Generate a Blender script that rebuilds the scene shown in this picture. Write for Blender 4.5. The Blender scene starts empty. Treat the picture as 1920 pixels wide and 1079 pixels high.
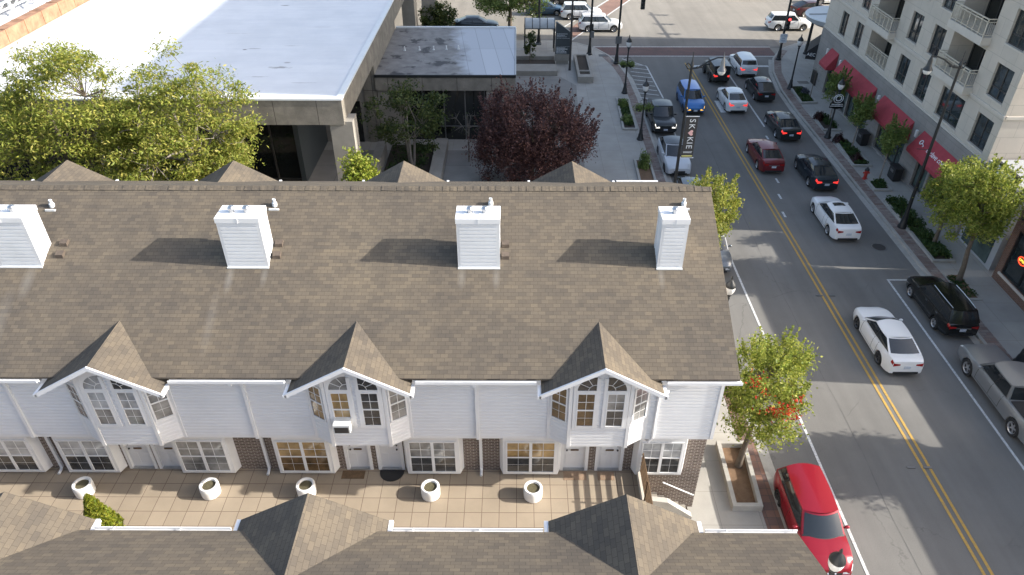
import bpy, bmesh, math, random
import numpy as np
from mathutils import Vector, Matrix
R = math.radians
SC = bpy.context.scene
COL = SC.collection

# ------------------------------------------------------------------ camera
cam_d = bpy.data.cameras.new('camera'); cam_d.sensor_width = 36; cam_d.lens = 36*1368/1920
cam_d.clip_end = 2000; cam_d.clip_start = .5
cam = bpy.data.objects.new('camera', cam_d); COL.objects.link(cam)
PITCH = math.atan(980/1368)
cam.location = (0, 0, 22.5); cam.rotation_euler = (R(90)-PITCH, 0, R(.3))
SC.camera = cam
# ------------------------------------------------------------------ light
ELEV, AZ = R(28), R(94)          # azimuth clockwise from +Y
sd = Vector((math.sin(AZ)*math.cos(ELEV), math.cos(AZ)*math.cos(ELEV), math.sin(ELEV)))
sl = bpy.data.lights.new('sun', 'SUN'); sl.energy = 3.2; sl.angle = R(.5); sl.color = (1, .945, .86)
so = bpy.data.objects.new('sun', sl); COL.objects.link(so)
so.rotation_euler = sd.to_track_quat('Z', 'Y').to_euler(); so.location = (60, 0, 60)
W = bpy.data.worlds.new('World'); SC.world = W; W.use_nodes = True
wn = W.node_tree; bg = wn.nodes['Background']
sky = wn.nodes.new('ShaderNodeTexSky'); sky.sky_type = 'NISHITA'; sky.sun_disc = False
sky.sun_elevation = ELEV; sky.sun_rotation = AZ; sky.dust_density = 2.5; sky.ozone_density = .6
hs = wn.nodes.new('ShaderNodeHueSaturation'); hs.inputs['Saturation'].default_value = .9
wn.links.new(sky.outputs[0], hs.inputs['Color']); wn.links.new(hs.outputs[0], bg.inputs[0]); bg.inputs[1].default_value = .125
SC.view_settings.view_transform = 'Standard'; SC.view_settings.look = 'None'
SC.view_settings.exposure = 1.52; SC.view_settings.gamma = 1

# ------------------------------------------------------------------ helpers
class MB:
    def __init__(s): s.v = []; s.f = []
    def add(s, vs, fs):
        n = len(s.v); s.v += [tuple(p) for p in vs]; s.f += [tuple(i+n for i in f) for f in fs]; return s
    def quad(s, *p): return s.add(p, [tuple(range(len(p)))])
    def box(s, x0, x1, y0, y1, z0, z1, M=None):
        vs = [(x, y, z) for z in (z0, z1) for y in (y0, y1) for x in (x0, x1)]
        if M: vs = [M @ Vector(p) for p in vs]
        return s.add(vs, [(0,2,3,1),(4,5,7,6),(0,1,5,4),(2,6,7,3),(0,4,6,2),(1,3,7,5)])
    def ext(s, pts, vec):
        n = len(pts); vec = Vector(vec)
        vs = [Vector(p) for p in pts]; vs += [p+vec for p in vs]
        return s.add(vs, [tuple(range(n))[::-1], tuple(range(n, 2*n))] + [(i, (i+1)%n, n+(i+1)%n, n+i) for i in range(n)])
    def prism(s, p2, z0, z1): return s.ext([(x, y, z0) for x, y in p2], (0, 0, z1-z0))
    def tube(s, pts, r, n=8):
        pts = [Vector(p) for p in pts]; rs = r if isinstance(r, (list, tuple)) else [r]*len(pts)
        vs = []; fs = []; up = Vector((.3, .2, 1)).normalized()
        for i, p in enumerate(pts):
            d = (pts[min(i+1, len(pts)-1)]-pts[max(i-1, 0)])
            d = d.normalized() if d.length > 1e-9 else Vector((0, 0, 1))
            a = d.cross(up)
            if a.length < .05: a = d.cross(Vector((1, 0, 0)))
            a.normalize(); b = d.cross(a)
            for k in range(n):
                t = 2*math.pi*k/n; vs.append(p+(a*math.cos(t)+b*math.sin(t))*rs[i])
        m = len(pts)
        for i in range(m-1):
            for k in range(n):
                fs.append((i*n+k, (i+1)*n+k, (i+1)*n+(k+1)%n, i*n+(k+1)%n))
        fs += [tuple(range(n)), tuple(range((m-1)*n, m*n))[::-1]]
        return s.add(vs, fs)
    def lathe(s, prof, c=(0, 0, 0), n=16, axis='z', cap=True):
        vs = []; fs = []
        for r, z in prof:
            for k in range(n):
                t = 2*math.pi*k/n; a, b = r*math.cos(t), r*math.sin(t)
                p = (a, b, z) if axis == 'z' else ((z, a, b) if axis == 'x' else (a, z, b))
                vs.append((p[0]+c[0], p[1]+c[1], p[2]+c[2]))
        m = len(prof)
        for i in range(m-1):
            for k in range(n):
                fs.append((i*n+k, i*n+(k+1)%n, (i+1)*n+(k+1)%n, (i+1)*n+k))
        if cap: fs += [tuple(range(n))[::-1], tuple(range((m-1)*n, m*n))]
        return s.add(vs, fs)
    def ball(s, c, rx, ry=None, rz=None, n=12, m=8):
        ry = ry or rx; rz = rz or rx
        pr = [(math.sin(math.pi*i/m), -math.cos(math.pi*i/m)) for i in range(1, m)]
        q = MB(); q.lathe(pr, n=n)
        return s.add([(c[0]+x*rx, c[1]+y*ry, c[2]+z*rz) for x, y, z in q.v], q.f)
    def grid(s, pts, nu, nv):     # pts row-major nv rows of nu
        return s.add(pts, [(j*nu+i, j*nu+i+1, (j+1)*nu+i+1, (j+1)*nu+i) for j in range(nv-1) for i in range(nu-1)])
    def build(s, name, mat, parent=None, world=False, smooth=None, loc=None, fix=True, kind=None):
        me = bpy.data.meshes.new(name)
        vs = s.v
        if world and parent:
            o = Vector((0, 0, 0)); p = parent
            while p: o += p.location; p = p.parent
            vs = [(a-o.x, b-o.y, c-o.z) for a, b, c in vs]
        elif loc:
            vs = [(a-loc[0], b-loc[1], c-loc[2]) for a, b, c in vs]
        me.from_pydata(vs, [], s.f); me.update()
        if fix:
            bm = bmesh.new(); bm.from_mesh(me); bmesh.ops.recalc_face_normals(bm, faces=bm.faces); bm.to_mesh(me); bm.free()
        if smooth:
            me.polygons.foreach_set('use_smooth', [True]*len(me.polygons)); me.set_sharp_from_angle(angle=R(smooth))
        if mat: me.materials.append(mat)
        ob = bpy.data.objects.new(name, me); COL.objects.link(ob)
        if parent: ob.parent = parent
        if loc: ob.location = loc
        if kind: ob['kind'] = kind
        return ob

def tag(o, label, cat, group=None):
    o['label'] = label; o['category'] = cat
    if group: o['group'] = group
    return o
def thing(name, label, cat, loc=(0, 0, 0), rz=0, group=None):
    o = bpy.data.objects.new(name, None); COL.objects.link(o); o.empty_display_size = .3
    o.location = loc; o.rotation_euler = (0, 0, rz)
    return tag(o, label, cat, group)
def copy_tree(o, parent=None):
    c = o.copy(); COL.objects.link(c)
    if parent: c.parent = parent
    for ch in list(o.children): copy_tree(ch, c)
    return c
def text_into(mb, s, size, M, ext=.012):
    cu = bpy.data.curves.new('t', 'FONT'); cu.body = s; cu.size = size; cu.extrude = ext; cu.resolution_u = 3
    cu.align_x = 'CENTER'; cu.align_y = 'CENTER'
    ob = bpy.data.objects.new('t', cu); COL.objects.link(ob)
    dg = bpy.context.evaluated_depsgraph_get(); me = bpy.data.meshes.new_from_object(ob.evaluated_get(dg))
    mb.add([M @ v.co for v in me.vertices], [tuple(p.vertices) for p in me.polygons])
    bpy.data.objects.remove(ob); bpy.data.curves.remove(cu); bpy.data.meshes.remove(me)
def frame_matrix(o, xdir, ydir):
    x = Vector(xdir).normalized(); y = Vector(ydir).normalized(); z = x.cross(y)
    M = Matrix((x, y, z)).transposed().to_4x4(); M.translation = Vector(o); return M

# ------------------------------------------------------------------ materials
def nm(name):
    m = bpy.data.materials.new(name); m.use_nodes = True; t = m.node_tree
    return m, t, t.nodes['Principled BSDF']
def N(t, typ, **kw):
    n = t.nodes.new(typ)
    for k, v in kw.items():
        if k.startswith('i_'): n.inputs[k[2:].replace('_', ' ')].default_value = v
        else: setattr(n, k, v)
    return n
def c4(c): return (c[0], c[1], c[2], 1)
def mixc(t, fac, a, b, mode='MIX'):
    n = t.nodes.new('ShaderNodeMix'); n.data_type = 'RGBA'; n.blend_type = mode
    for i, v in ((0, fac), (6, a), (7, b)):
        if isinstance(v, (int, float, tuple)): n.inputs[i].default_value = v
        else: t.links.new(v, n.inputs[i])
    return n.outputs[2]
def noise(t, vec, scale, det=4, rough=.6):
    n = N(t, 'ShaderNodeTexNoise'); n.inputs['Scale'].default_value = scale; n.inputs['Detail'].default_value = det
    n.inputs['Roughness'].default_value = rough
    if vec is not None: t.links.new(vec, n.inputs['Vector'])
    return n.outputs['Fac']
def ramp(t, fac, stops):
    n = N(t, 'ShaderNodeValToRGB'); e = n.color_ramp.elements
    while len(e) < len(stops): e.new(.5)
    for q, (p, c) in zip(e, stops): q.position = p; q.color = c4(c) if len(c) == 3 else c
    t.links.new(fac, n.inputs[0]); return n.outputs[0]
def objco(t): return N(t, 'ShaderNodeTexCoord').outputs['Object']
def bump(t, b, h, strength=.3, dist=.02):
    n = N(t, 'ShaderNodeBump'); n.inputs['Strength'].default_value = strength; n.inputs['Distance'].default_value = dist
    t.links.new(h, n.inputs['Height']); t.links.new(n.outputs[0], b.inputs['Normal'])
def simple(name, c, rough=.7, var=.12, scale=2.5, metal=0, fine=0, spec=.5, coat=0):
    m, t, b = nm(name); b.inputs['Roughness'].default_value = rough; b.inputs['Metallic'].default_value = metal
    b.inputs['Specular IOR Level'].default_value = spec; b.inputs['Coat Weight'].default_value = coat; b.inputs['Coat Roughness'].default_value = .06
    if var:
        co = objco(t); n1 = noise(t, co, scale)
        col = ramp(t, n1, [(.3, [x*(1-var) for x in c]), (.7, [min(1, x*(1+var)) for x in c])])
        if fine:
            n2 = noise(t, co, 60, 3); col = mixc(t, fine, col, ramp(t, n2, [(.35, [x*.55 for x in c]), (.65, [min(1, x*1.4) for x in c])]))
            bump(t, b, n2, .2, .01)
        t.links.new(col, b.inputs['Base Color'])
    else: b.inputs['Base Color'].default_value = c4(c)
    return m
def emit(name, c, s, base=None):
    m, t, b = nm(name); b.inputs['Base Color'].default_value = c4(base or c); b.inputs['Emission Color'].default_value = c4(c)
    b.inputs['Emission Strength'].default_value = s; b.inputs['Roughness'].default_value = .3; return m
def uvvec(t, fu, fv, off=(0, 0)):   # fu, fv: coefficients (x,y,z) giving u and v
    co = objco(t); outs = []
    for f, o in ((fu, off[0]), (fv, off[1])):
        n = N(t, 'ShaderNodeVectorMath', operation='DOT_PRODUCT'); t.links.new(co, n.inputs[0]); n.inputs[1].default_value = f
        a = N(t, 'ShaderNodeMath', operation='ADD'); t.links.new(n.outputs['Value'], a.inputs[0]); a.inputs[1].default_value = o
        outs.append(a.outputs[0])
    c = N(t, 'ShaderNodeCombineXYZ'); t.links.new(outs[0], c.inputs[0]); t.links.new(outs[1], c.inputs[1])
    return c.outputs[0], co
def bricktex(t, vec, c1, c2, mo, w, h, ms, off=.5, smooth=.1, bias=0):
    n = N(t, 'ShaderNodeTexBrick'); n.offset = off; t.links.new(vec, n.inputs['Vector'])
    for k, v in (('Color1', c4(c1)), ('Color2', c4(c2)), ('Mortar', c4(mo)), ('Scale', 1), ('Mortar Size', ms), ('Mortar Smooth', smooth), ('Bias', bias), ('Brick Width', w), ('Row Height', h)):
        n.inputs[k].default_value = v
    return n
def bricks(name, fu, fv, c1, c2, mo, w, h, ms, off=.5, rough=.85, var=.2, vs=.5, bmp=.4, offxy=(0, 0), fine=.15, bias=0):
    m, t, b = nm(name); b.inputs['Roughness'].default_value = rough; b.inputs['Specular IOR Level'].default_value = .3
    vec, co = uvvec(t, fu, fv, offxy); n = bricktex(t, vec, c1, c2, mo, w, h, ms, off, bias=bias)
    n1 = noise(t, co, vs, 5); f = ramp(t, n1, [(.3, (1-var,)*3), (.7, (1+var*.4,)*3)])
    col = mixc(t, 1.0, n.outputs['Color'], f, 'MULTIPLY')
    if fine:
        n2 = noise(t, co, 45, 3); col = mixc(t, fine, col, ramp(t, n2, [(.3, (.0,)*3), (.7, (.5, .48, .44))]), 'OVERLAY')
    t.links.new(col, b.inputs['Base Color'])
    inv = N(t, 'ShaderNodeMath', operation='SUBTRACT'); inv.inputs[0].default_value = 1; t.links.new(n.outputs['Fac'], inv.inputs[1])
    if bmp: bump(t, b, inv.outputs[0], bmp, .012)
    return m
def shingle(name, fu, fv, stains=()):
    m, t, b = nm(name); b.inputs['Roughness'].default_value = .9; b.inputs['Specular IOR Level'].default_value = .2
    vec, co = uvvec(t, fu, fv)
    wob = noise(t, co, .7, 2); dm = N(t, 'ShaderNodeVectorMath', operation='SCALE'); dm.inputs[0].default_value = (.0, .05, 0); t.links.new(wob, dm.inputs['Scale'])
    ad = N(t, 'ShaderNodeVectorMath', operation='ADD'); t.links.new(vec, ad.inputs[0]); t.links.new(dm.outputs[0], ad.inputs[1]); vec = ad.outputs[0]
    a = bricktex(t, vec, (.136, .117, .091), (.100, .088, .073), (.055, .048, .041), .235, .132, .0042, .43, .3)  # thin dark lines round the tabs: shingle shadow lines put into the colour
    a2 = bricktex(t, vec, (1.08, 1.06, 1.02), (.90, .91, .93), (.95, .95, .95), .54, .132, 0, .37, 0)
    col = mixc(t, .6, a.outputs['Color'], a2.outputs['Color'], 'MULTIPLY')
    n1 = noise(t, co, .35, 5); col = mixc(t, 1, col, ramp(t, n1, [(.3, (.80, .80, .83)), (.68, (1.14, 1.1, 1.04))]), 'MULTIPLY')
    n2 = noise(t, co, 70, 2); col = mixc(t, .25, col, ramp(t, n2, [(.3, (.3,)*3), (.7, (.75,)*3)]), 'OVERLAY')
    mp = N(t, 'ShaderNodeMapping'); mp.inputs['Scale'].default_value = (1.3, .09, 1); t.links.new(vec, mp.inputs[0])
    col = mixc(t, .6, col, ramp(t, noise(t, mp.outputs[0], 1, 4), [(.3, (.86, .86, .88)), (.7, (1.08, 1.07, 1.05))]), 'MULTIPLY')
    for cx, cy, rx, ry, k in stains:      # pale run-off streaks below the chimney corners
        mq = N(t, 'ShaderNodeMapping'); mq.inputs['Location'].default_value = (-cx/rx, -cy/ry, 0); mq.inputs['Scale'].default_value = (1/rx, 1/ry, 0)
        t.links.new(co, mq.inputs[0]); fl = N(t, 'ShaderNodeVectorMath', operation='MULTIPLY'); fl.inputs[1].default_value = (1, 1, 0); t.links.new(mq.outputs[0], fl.inputs[0])
        ln = N(t, 'ShaderNodeVectorMath', operation='LENGTH'); t.links.new(fl.outputs[0], ln.inputs[0])
        f = ramp(t, ln.outputs['Value'], [(.1, (k,)*3), (1., (0,)*3)]); col = mixc(t, f, col, (.34, .33, .31, 1))
    t.links.new(col, b.inputs['Base Color'])
    # each course is a little ramp that steps down onto the next one
    sp = N(t, 'ShaderNodeSeparateXYZ'); t.links.new(vec, sp.inputs[0])
    d = N(t, 'ShaderNodeMath', operation='DIVIDE'); t.links.new(sp.outputs[1], d.inputs[0]); d.inputs[1].default_value = .132
    fr = N(t, 'ShaderNodeMath', operation='FRACT'); t.links.new(d.outputs[0], fr.inputs[0])
    sg = N(t, 'ShaderNodeMath', operation='SUBTRACT'); sg.inputs[0].default_value = 1; t.links.new(fr.outputs[0], sg.inputs[1])
    bump(t, b, sg.outputs[0], .35, .012)
    return m
def leafmat(name, cols, trans=.3):
    m, t, b = nm(name); b.inputs['Roughness'].default_value = .55; b.inputs['Specular IOR Level'].default_value = .3
    g = N(t, 'ShaderNodeNewGeometry'); n = len(cols)
    col = ramp(t, g.outputs['Random Per Island'], [((i+.5)/n, c) for i, c in enumerate(cols)])
    co = objco(t); col = mixc(t, .5, col, ramp(t, noise(t, co, 1.1, 2), [(.3, (.62,)*3), (.7, (1.25, 1.2, 1.1))]), 'MULTIPLY')
    t.links.new(col, b.inputs['Base Color'])
    tr = N(t, 'ShaderNodeBsdfTranslucent'); t.links.new(col, tr.inputs[0])
    mx = N(t, 'ShaderNodeMixShader'); mx.inputs[0].default_value = trans
    t.links.new(b.outputs[0], mx.inputs[1]); t.links.new(tr.outputs[0], mx.inputs[2])
    t.links.new(mx.outputs[0], t.nodes['Material Output'].inputs[0]); return m
def asphalt(name, c, crack=.5, tracks=True):
    m, t, b = nm(name); b.inputs['Roughness'].default_value = .92; b.inputs['Specular IOR Level'].default_value = .25
    co = objco(t)
    n1 = noise(t, co, .18, 6, .65); col = ramp(t, n1, [(.3, [x*.86 for x in c]), (.7, [x*1.12 for x in c])])
    mp = N(t, 'ShaderNodeMapping'); mp.inputs['Scale'].default_value = (1.2, .05, 1); t.links.new(co, mp.inputs[0])
    n2 = noise(t, mp.outputs[0], 1.0, 4); col = mixc(t, .8, col, ramp(t, n2, [(.3, (.86,)*3), (.7, (1.1,)*3)]), 'MULTIPLY')
    n3 = noise(t, co, 40, 3); col = mixc(t, .35, col, ramp(t, n3, [(.3, (.3,)*3), (.7, (.72,)*3)]), 'OVERLAY')
    # irregular cracks
    wv = noise(t, co, .8, 4); cb = N(t, 'ShaderNodeVectorMath', operation='ADD')
    sc = N(t, 'ShaderNodeVectorMath', operation='SCALE'); sc.inputs[0].default_value = (1.6, 1.3, 0); t.links.new(wv, sc.inputs['Scale'])
    t.links.new(co, cb.inputs[0]); t.links.new(sc.outputs[0], cb.inputs[1])
    vo = N(t, 'ShaderNodeTexVoronoi', feature='DISTANCE_TO_EDGE'); vo.inputs['Scale'].default_value = .17; t.links.new(cb.outputs[0], vo.inputs['Vector'])
    cf = ramp(t, vo.outputs['Distance'], [(0, (1,)*3), (.0035, (0,)*3)])
    gate = ramp(t, noise(t, co, .25, 3), [(.48, (0,)*3), (.56, (1,)*3)])
    cg = mixc(t, 1, cf, gate, 'MULTIPLY'); cm = mixc(t, crack, (0, 0, 0, 1), cg)
    col = mixc(t, cm, col, c4([x*.45 for x in c]))
    t.links.new(col, b.inputs['Base Color']); return m
def worn(name, c, under, amt=.5):
    m, t, b = nm(name); b.inputs['Roughness'].default_value = .8; co = objco(t)
    f = ramp(t, noise(t, co, 9, 5, .75), [(.36, (amt,)*3), (.56, (0,)*3)])
    t.links.new(mixc(t, f, c4(c), c4(under)), b.inputs['Base Color']); return m
def glassmat(name, c, rough=.04, var=0):
    m, t, b = nm(name); b.inputs['Roughness'].default_value = rough; b.inputs['Specular IOR Level'].default_value = .8
    if var:
        co = objco(t); t.links.new(ramp(t, noise(t, co, var, 3), [(.3, [x*.5 for x in c]), (.7, [x*1.6 for x in c])]), b.inputs['Base Color'])
    else: b.inputs['Base Color'].default_value = c4(c)
    return m

ASPH = (.170, .163, .150)
M = {}
M['asphalt'] = asphalt('asphalt', ASPH, .4)
M['concrete_road'] = asphalt('concrete_road', (.235, .218, .19), .35)
M['white_paint'] = worn('white_paint', (.62, .62, .60), ASPH, .6)
M['yellow_paint'] = worn('yellow_paint', (.50, .30, .05), ASPH, .55)
M['sidewalk'] = bricks('sidewalk', (1, 0, 0), (0, 1, 0), (.40, .38, .34), (.37, .355, .325), (.27, .255, .23), 1.5, 1.5, .010, 0, var=.16, vs=.6, bmp=.2, fine=.12)
M['plaza'] = bricks('plaza', (1, 0, 0), (0, 1, 0), (.30, .285, .255), (.27, .255, .235), (.17, .16, .15), 2.4, 2.4, .02, 0, var=.2, vs=.5, bmp=.2)
M['kerb'] = simple('kerb', (.36, .345, .31), .85, .15, 2, fine=.2)
M['paver'] = bricks('paver', (1, 0, 0), (0, 1, 0), (.215, .145, .12), (.31, .265, .235), (.17, .15, .14), .4, .2, .012, .5, var=.2)
M['paver_big'] = bricks('paver_big', (1, 0, 0), (0, 1, 0), (.27, .15, .11), (.16, .11, .10), (.12, .10, .09), .33, .33, .01, 0, var=.15)
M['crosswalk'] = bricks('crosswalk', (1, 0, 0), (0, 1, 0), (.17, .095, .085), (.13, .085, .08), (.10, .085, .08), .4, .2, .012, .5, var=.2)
M['crosswalk_sun'] = bricks('crosswalk_sun', (1, 0, 0), (0, 1, 0), (.27, .16, .125), (.24, .15, .12), (.17, .14, .12), .4, .2, .012, .5, var=.2)  # lighter copy of the crosswalk pavers, sunlight put into the colour
M['tile'] = bricks('tile', (1, 0, 0), (0, 1, 0), (.325, .268, .20), (.35, .29, .218), (.165, .12, .09), .582, .582, .011, 0, var=.12, vs=.8, bmp=.3, offxy=(-.07, -.33), fine=.08)
M['shingle_y'] = shingle('shingle_y', (1, 0, 0), (0, 1.11, 0), [(x+6, y-22.4, rx, ry, k) for x, y, rx, ry, k in ((-9.1, 19.0,   .16, .6, .24), (-8.0, 19.1, .14, .45, .2), (-1.7, 19.05, .16, .45, .2), (-.6, 19.05, .15, .45, .22), (4.65, 19.1, .13, .5, .2), (-15.5, 18.9, .25, .7, .2), (-9.4, 17.6, .2, 1.2, .10), (-15.9, 17.5, .3, 1.4, .12))])
M['shingle_yn'] = shingle('shingle_yn', (1, 0, 0), (0, -1.11, 0))
M['shingle_e'] = shingle('shingle_e', (0, 1, 0), (-1.13, 0, 0))
M['shingle_w'] = shingle('shingle_w', (0, 1, 0), (1.13, 0, 0))
M['siding'] = simple('siding', (.71, .715, .725), .55, .05, .8)
M['trim'] = simple('trim', (.74, .745, .75), .45, .03, 2)
M['chimney'] = simple('chimney', (.66, .67, .68), .45, .06, 1.5)
M['brick'] = bricks('brick', (1, 1, 0), (0, 0, 1), (.165, .118, .098), (.105, .078, .068), (.44, .39, .34), .21, .078, .013, .5, var=.2, vs=1.5, fine=.2)
M['brick_red'] = bricks('brick_red', (1, 1, 0), (0, 0, 1), (.22, .11, .075), (.16, .085, .06), (.25, .21, .18), .21, .078, .009, .5, var=.2, vs=1.5, fine=.2)
M['concrete'] = simple('concrete', (.29, .268, .232), .9, .18, 1.2, fine=.3)
M['fascia'] = bricks('fascia', (1, 1, 0), (0, 0, 1), (.30, .275, .235), (.265, .245, .21), (.10, .09, .08), 2.4, 4.0, .02, 0, var=.3, vs=1.6, bmp=.3, fine=.35)
M['limestone'] = bricks('limestone', (1, 1, 0), (0, 0, 1), (.55, .495, .42), (.52, .47, .40), (.38, .34, .29), 1.35, .9, .012, .5, var=.1, vs=.7, bmp=.2, fine=.08)
M['limestone_plain'] = simple('limestone_plain', (.53, .485, .42), .8, .06, 1.5)
M['greystone'] = bricks('greystone', (1, 1, 0), (0, 0, 1), (.30, .28, .26), (.27, .255, .24), (.20, .19, .18), 1.2, .45, .01, .5, var=.15, vs=1, bmp=.2)
M['awning'] = simple('awning', (.33, .040, .052), .85, .12, 3)
M['awning_dark'] = simple('awning_dark', (.02, .02, .022), .8, .1, 3)
M['bronze'] = simple('bronze', (.045, .042, .04), .5, 0)
M['vent_brown'] = simple('vent_brown', (.085, .066, .052), .7, .2, 8)
M['railing'] = simple('railing', (.52, .47, .38), .5, .05, 4)
M['glass'] = glassmat('glass', (.022, .03, .033), .04, .8)
M['glass_room'] = glassmat('glass_room', (.035, .045, .05), .06, 1.6)
M['glass_store'] = glassmat('glass_store', (.06, .085, .08), .08, .9)
M['glass_dark'] = glassmat('glass_dark', (.010, .013, .013), .05)
M['pane_dark'] = glassmat('pane_dark', (.045, .047, .05), .06, 2.2)
M['pane_grey'] = glassmat('pane_grey', (.22, .22, .215), .1, 1.5)
M['pane_tan'] = glassmat('pane_tan', (.30, .20, .085), .1, 1.8)
M['pane_blind'] = glassmat('pane_blind', (.34, .35, .355), .12, 1.2)
M['pane_brown'] = glassmat('pane_brown', (.12, .075, .035), .08, 2.5)
M['black_metal'] = simple('black_metal', (.018, .02, .021), .42, .1, 4)
M['grey_metal'] = simple('grey_metal', (.20, .20, .20), .4, .1, 4, metal=.6)
M['steel'] = simple('steel', (.45, .46, .47), .3, .1, 6, metal=.9)
M['white_metal'] = simple('white_metal', (.66, .68, .68), .5, .05, 2)
M['globe'] = simple('globe', (.72, .71, .68), .25, 0)
M['rust'] = simple('rust', (.29, .16, .095), .85, .45, 1.6, fine=.25)
M['soil'] = simple('soil', (.17, .105, .062), 1, .35, 6, fine=.5)
M['soil_dark'] = simple('soil_dark', (.05, .038, .028), 1, .3, 6, fine=.4); M['potting'] = simple('potting', (.10, .088, .05), 1, .5, 14, fine=.6)
M['red_paint'] = simple('red_paint', (.40, .035, .025), .5, .1, 6)
M['rubber'] = simple('rubber', (.018, .018, .018), .85, .1, 8)
M['mat_brown'] = simple('mat_brown', (.12, .075, .04), .95, .35, 6, fine=.3)
M['mat_tan'] = simple('mat_tan', (.26, .18, .12), .95, .25, 6, fine=.3)
M['fibre'] = simple('fibre', (.78, .775, .76), .55, .05, 3)
M['bark'] = simple('bark', (.13, .105, .08), .9, .3, 5, fine=.3)
M['bark_pale'] = simple('bark_pale', (.24, .21, .18), .9, .25, 5, fine=.3)
M['sign_grey'] = simple('sign_grey', (.055, .065, .07), .5, .06, 3)
M['sign_white'] = simple('sign_white', (.72, .74, .75), .5, 0)
M['sign_blue'] = simple('sign_blue', (.12, .2, .34), .5, 0)
M['banner'] = simple('banner', (.045, .043, .042), .8, .1, 3)
M['heart'] = simple('heart', (.75, .45, .42), .8, 0)
M['lime'] = simple('lime', (.62, .58, .22), .8, 0)
M['sagewall'] = simple('sagewall', (.36, .37, .38), .8, .04, 2)
M['acrylic'] = simple('acrylic', (.42, .43, .42), .25, .1, 3)

def roofmembrane(name):
    m, t, b = nm(name); b.inputs['Roughness'].default_value = .55; co = objco(t)
    mp = N(t, 'ShaderNodeMapping'); mp.inputs['Scale'].default_value = (.15, 1.6, 1); t.links.new(co, mp.inputs[0])
    col = ramp(t, noise(t, mp.outputs[0], 1, 4), [(.3, (.66, .665, .68)), (.7, (.72, .72, .72))])
    col = mixc(t, 1, col, ramp(t, noise(t, co, .35, 5), [(.38, (.90, .905, .91)), (.6, (1,)*3)]), 'MULTIPLY')
    # ponding stains near the front right, soot marks of their own shape
    v, _ = uvvec(t, (1, 0, 0), (0, 1, 0))
    for cx, cy, rx, ry, k in ((-14.3+30, 43.6-55, 1.5, .5, .7), (-14.1+30, 44.5-55, .45, .25, .6), (-15.2+30, 42.0-55, 1.3, .25, .4), (-17.45+30, 47.0-55, .42, .28, 1.0), (-16.9+30, 47.2-55, .9, .2, .5), (-17.6+30, 57.6-55, .7, .3, .9), (-14.6+30, 47.8-55, 1.3, .16, .35), (-12.2+30, 41.0-55, 1.6, .15, .3), (-19+30, 50.5-55, 2.4, .16, .3), (-13.5+30, 52-55, 2.6, .18, .25)):
        mq = N(t, 'ShaderNodeMapping'); mq.inputs['Location'].default_value = (-cx/rx, -cy/ry, 0); mq.inputs['Scale'].default_value = (1/rx, 1/ry, 0)
        t.links.new(v, mq.inputs[0]); ln = N(t, 'ShaderNodeVectorMath', operation='LENGTH'); t.links.new(mq.outputs[0], ln.inputs[0])
        ad = N(t, 'ShaderNodeMath', operation='ADD'); t.links.new(ln.outputs['Value'], ad.inputs[0]); t.links.new(noise(t, co, 1.8, 5), ad.inputs[1])
        f = ramp(t, ad.outputs[0], [(.75, (k,)*3), (1.2, (0,)*3)])
        col = mixc(t, f, col, (.17, .15, .135, 1))
    t.links.new(col, b.inputs['Base Color']); return m
M['membrane'] = roofmembrane('membrane')
def annexroof(name):
    m, t, b = nm(name); b.inputs['Roughness'].default_value = .6; co = objco(t)
    v, _ = uvvec(t, (1, .12, 0), (0, 1, 0))
    s = bricktex(t, v, (.40, .42, .45), (.47, .49, .52), (.24, .25, .27), 1.15, 60, .025, 0, .6)
    sp = N(t, 'ShaderNodeSeparateXYZ'); t.links.new(v, sp.inputs[0])
    big = noise(t, co, .45, 5)
    mr = N(t, 'ShaderNodeMapRange'); t.links.new(sp.outputs[0], mr.inputs[0]); mr.inputs[1].default_value = 2.6; mr.inputs[2].default_value = -1.6
    ad = N(t, 'ShaderNodeMath', operation='MULTIPLY_ADD'); t.links.new(big, ad.inputs[0]); ad.inputs[1].default_value = .9; t.links.new(mr.outputs[0], ad.inputs[2])
    f = ramp(t, ad.outputs[0], [(.75, (0,)*3), (1.15, (1,)*3)])
    grime = ramp(t, noise(t, co, 1.4, 6), [(.3, (.13, .12, .115)), (.7, (.24, .23, .215))])
    col = mixc(t, f, s.outputs['Color'], grime)
    blk = ramp(t, noise(t, co, .8, 4), [(.56, (0,)*3), (.63, (1,)*3)])
    col = mixc(t, mixc(t, 1, blk, f, 'MULTIPLY'), col, (.035, .03, .03, 1))
    t.links.new(col, b.inputs['Base Color']); return m

# ------------------------------------------------------------------ SETTING
def struct(mb, name, mat, **k): return mb.build(name, mat, kind='structure', **k)
struct(MB().quad((-300, -200, -.02), (300, -200, -.02), (300, 400, -.02), (-300, 400, -.02)), 'ground', M['concrete_road'])
struct(MB().quad((9.5, -60, 0), (24.8, -60, 0), (24.8, 73, 0), (9.5, 73, 0)), 'road', M['asphalt'])
mb = MB(); mb.quad((-150, 73, .0), (200, 73, .0), (200, 140, .0), (-150, 140, .0)); struct(mb, 'cross_street', M['concrete_road'])
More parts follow.
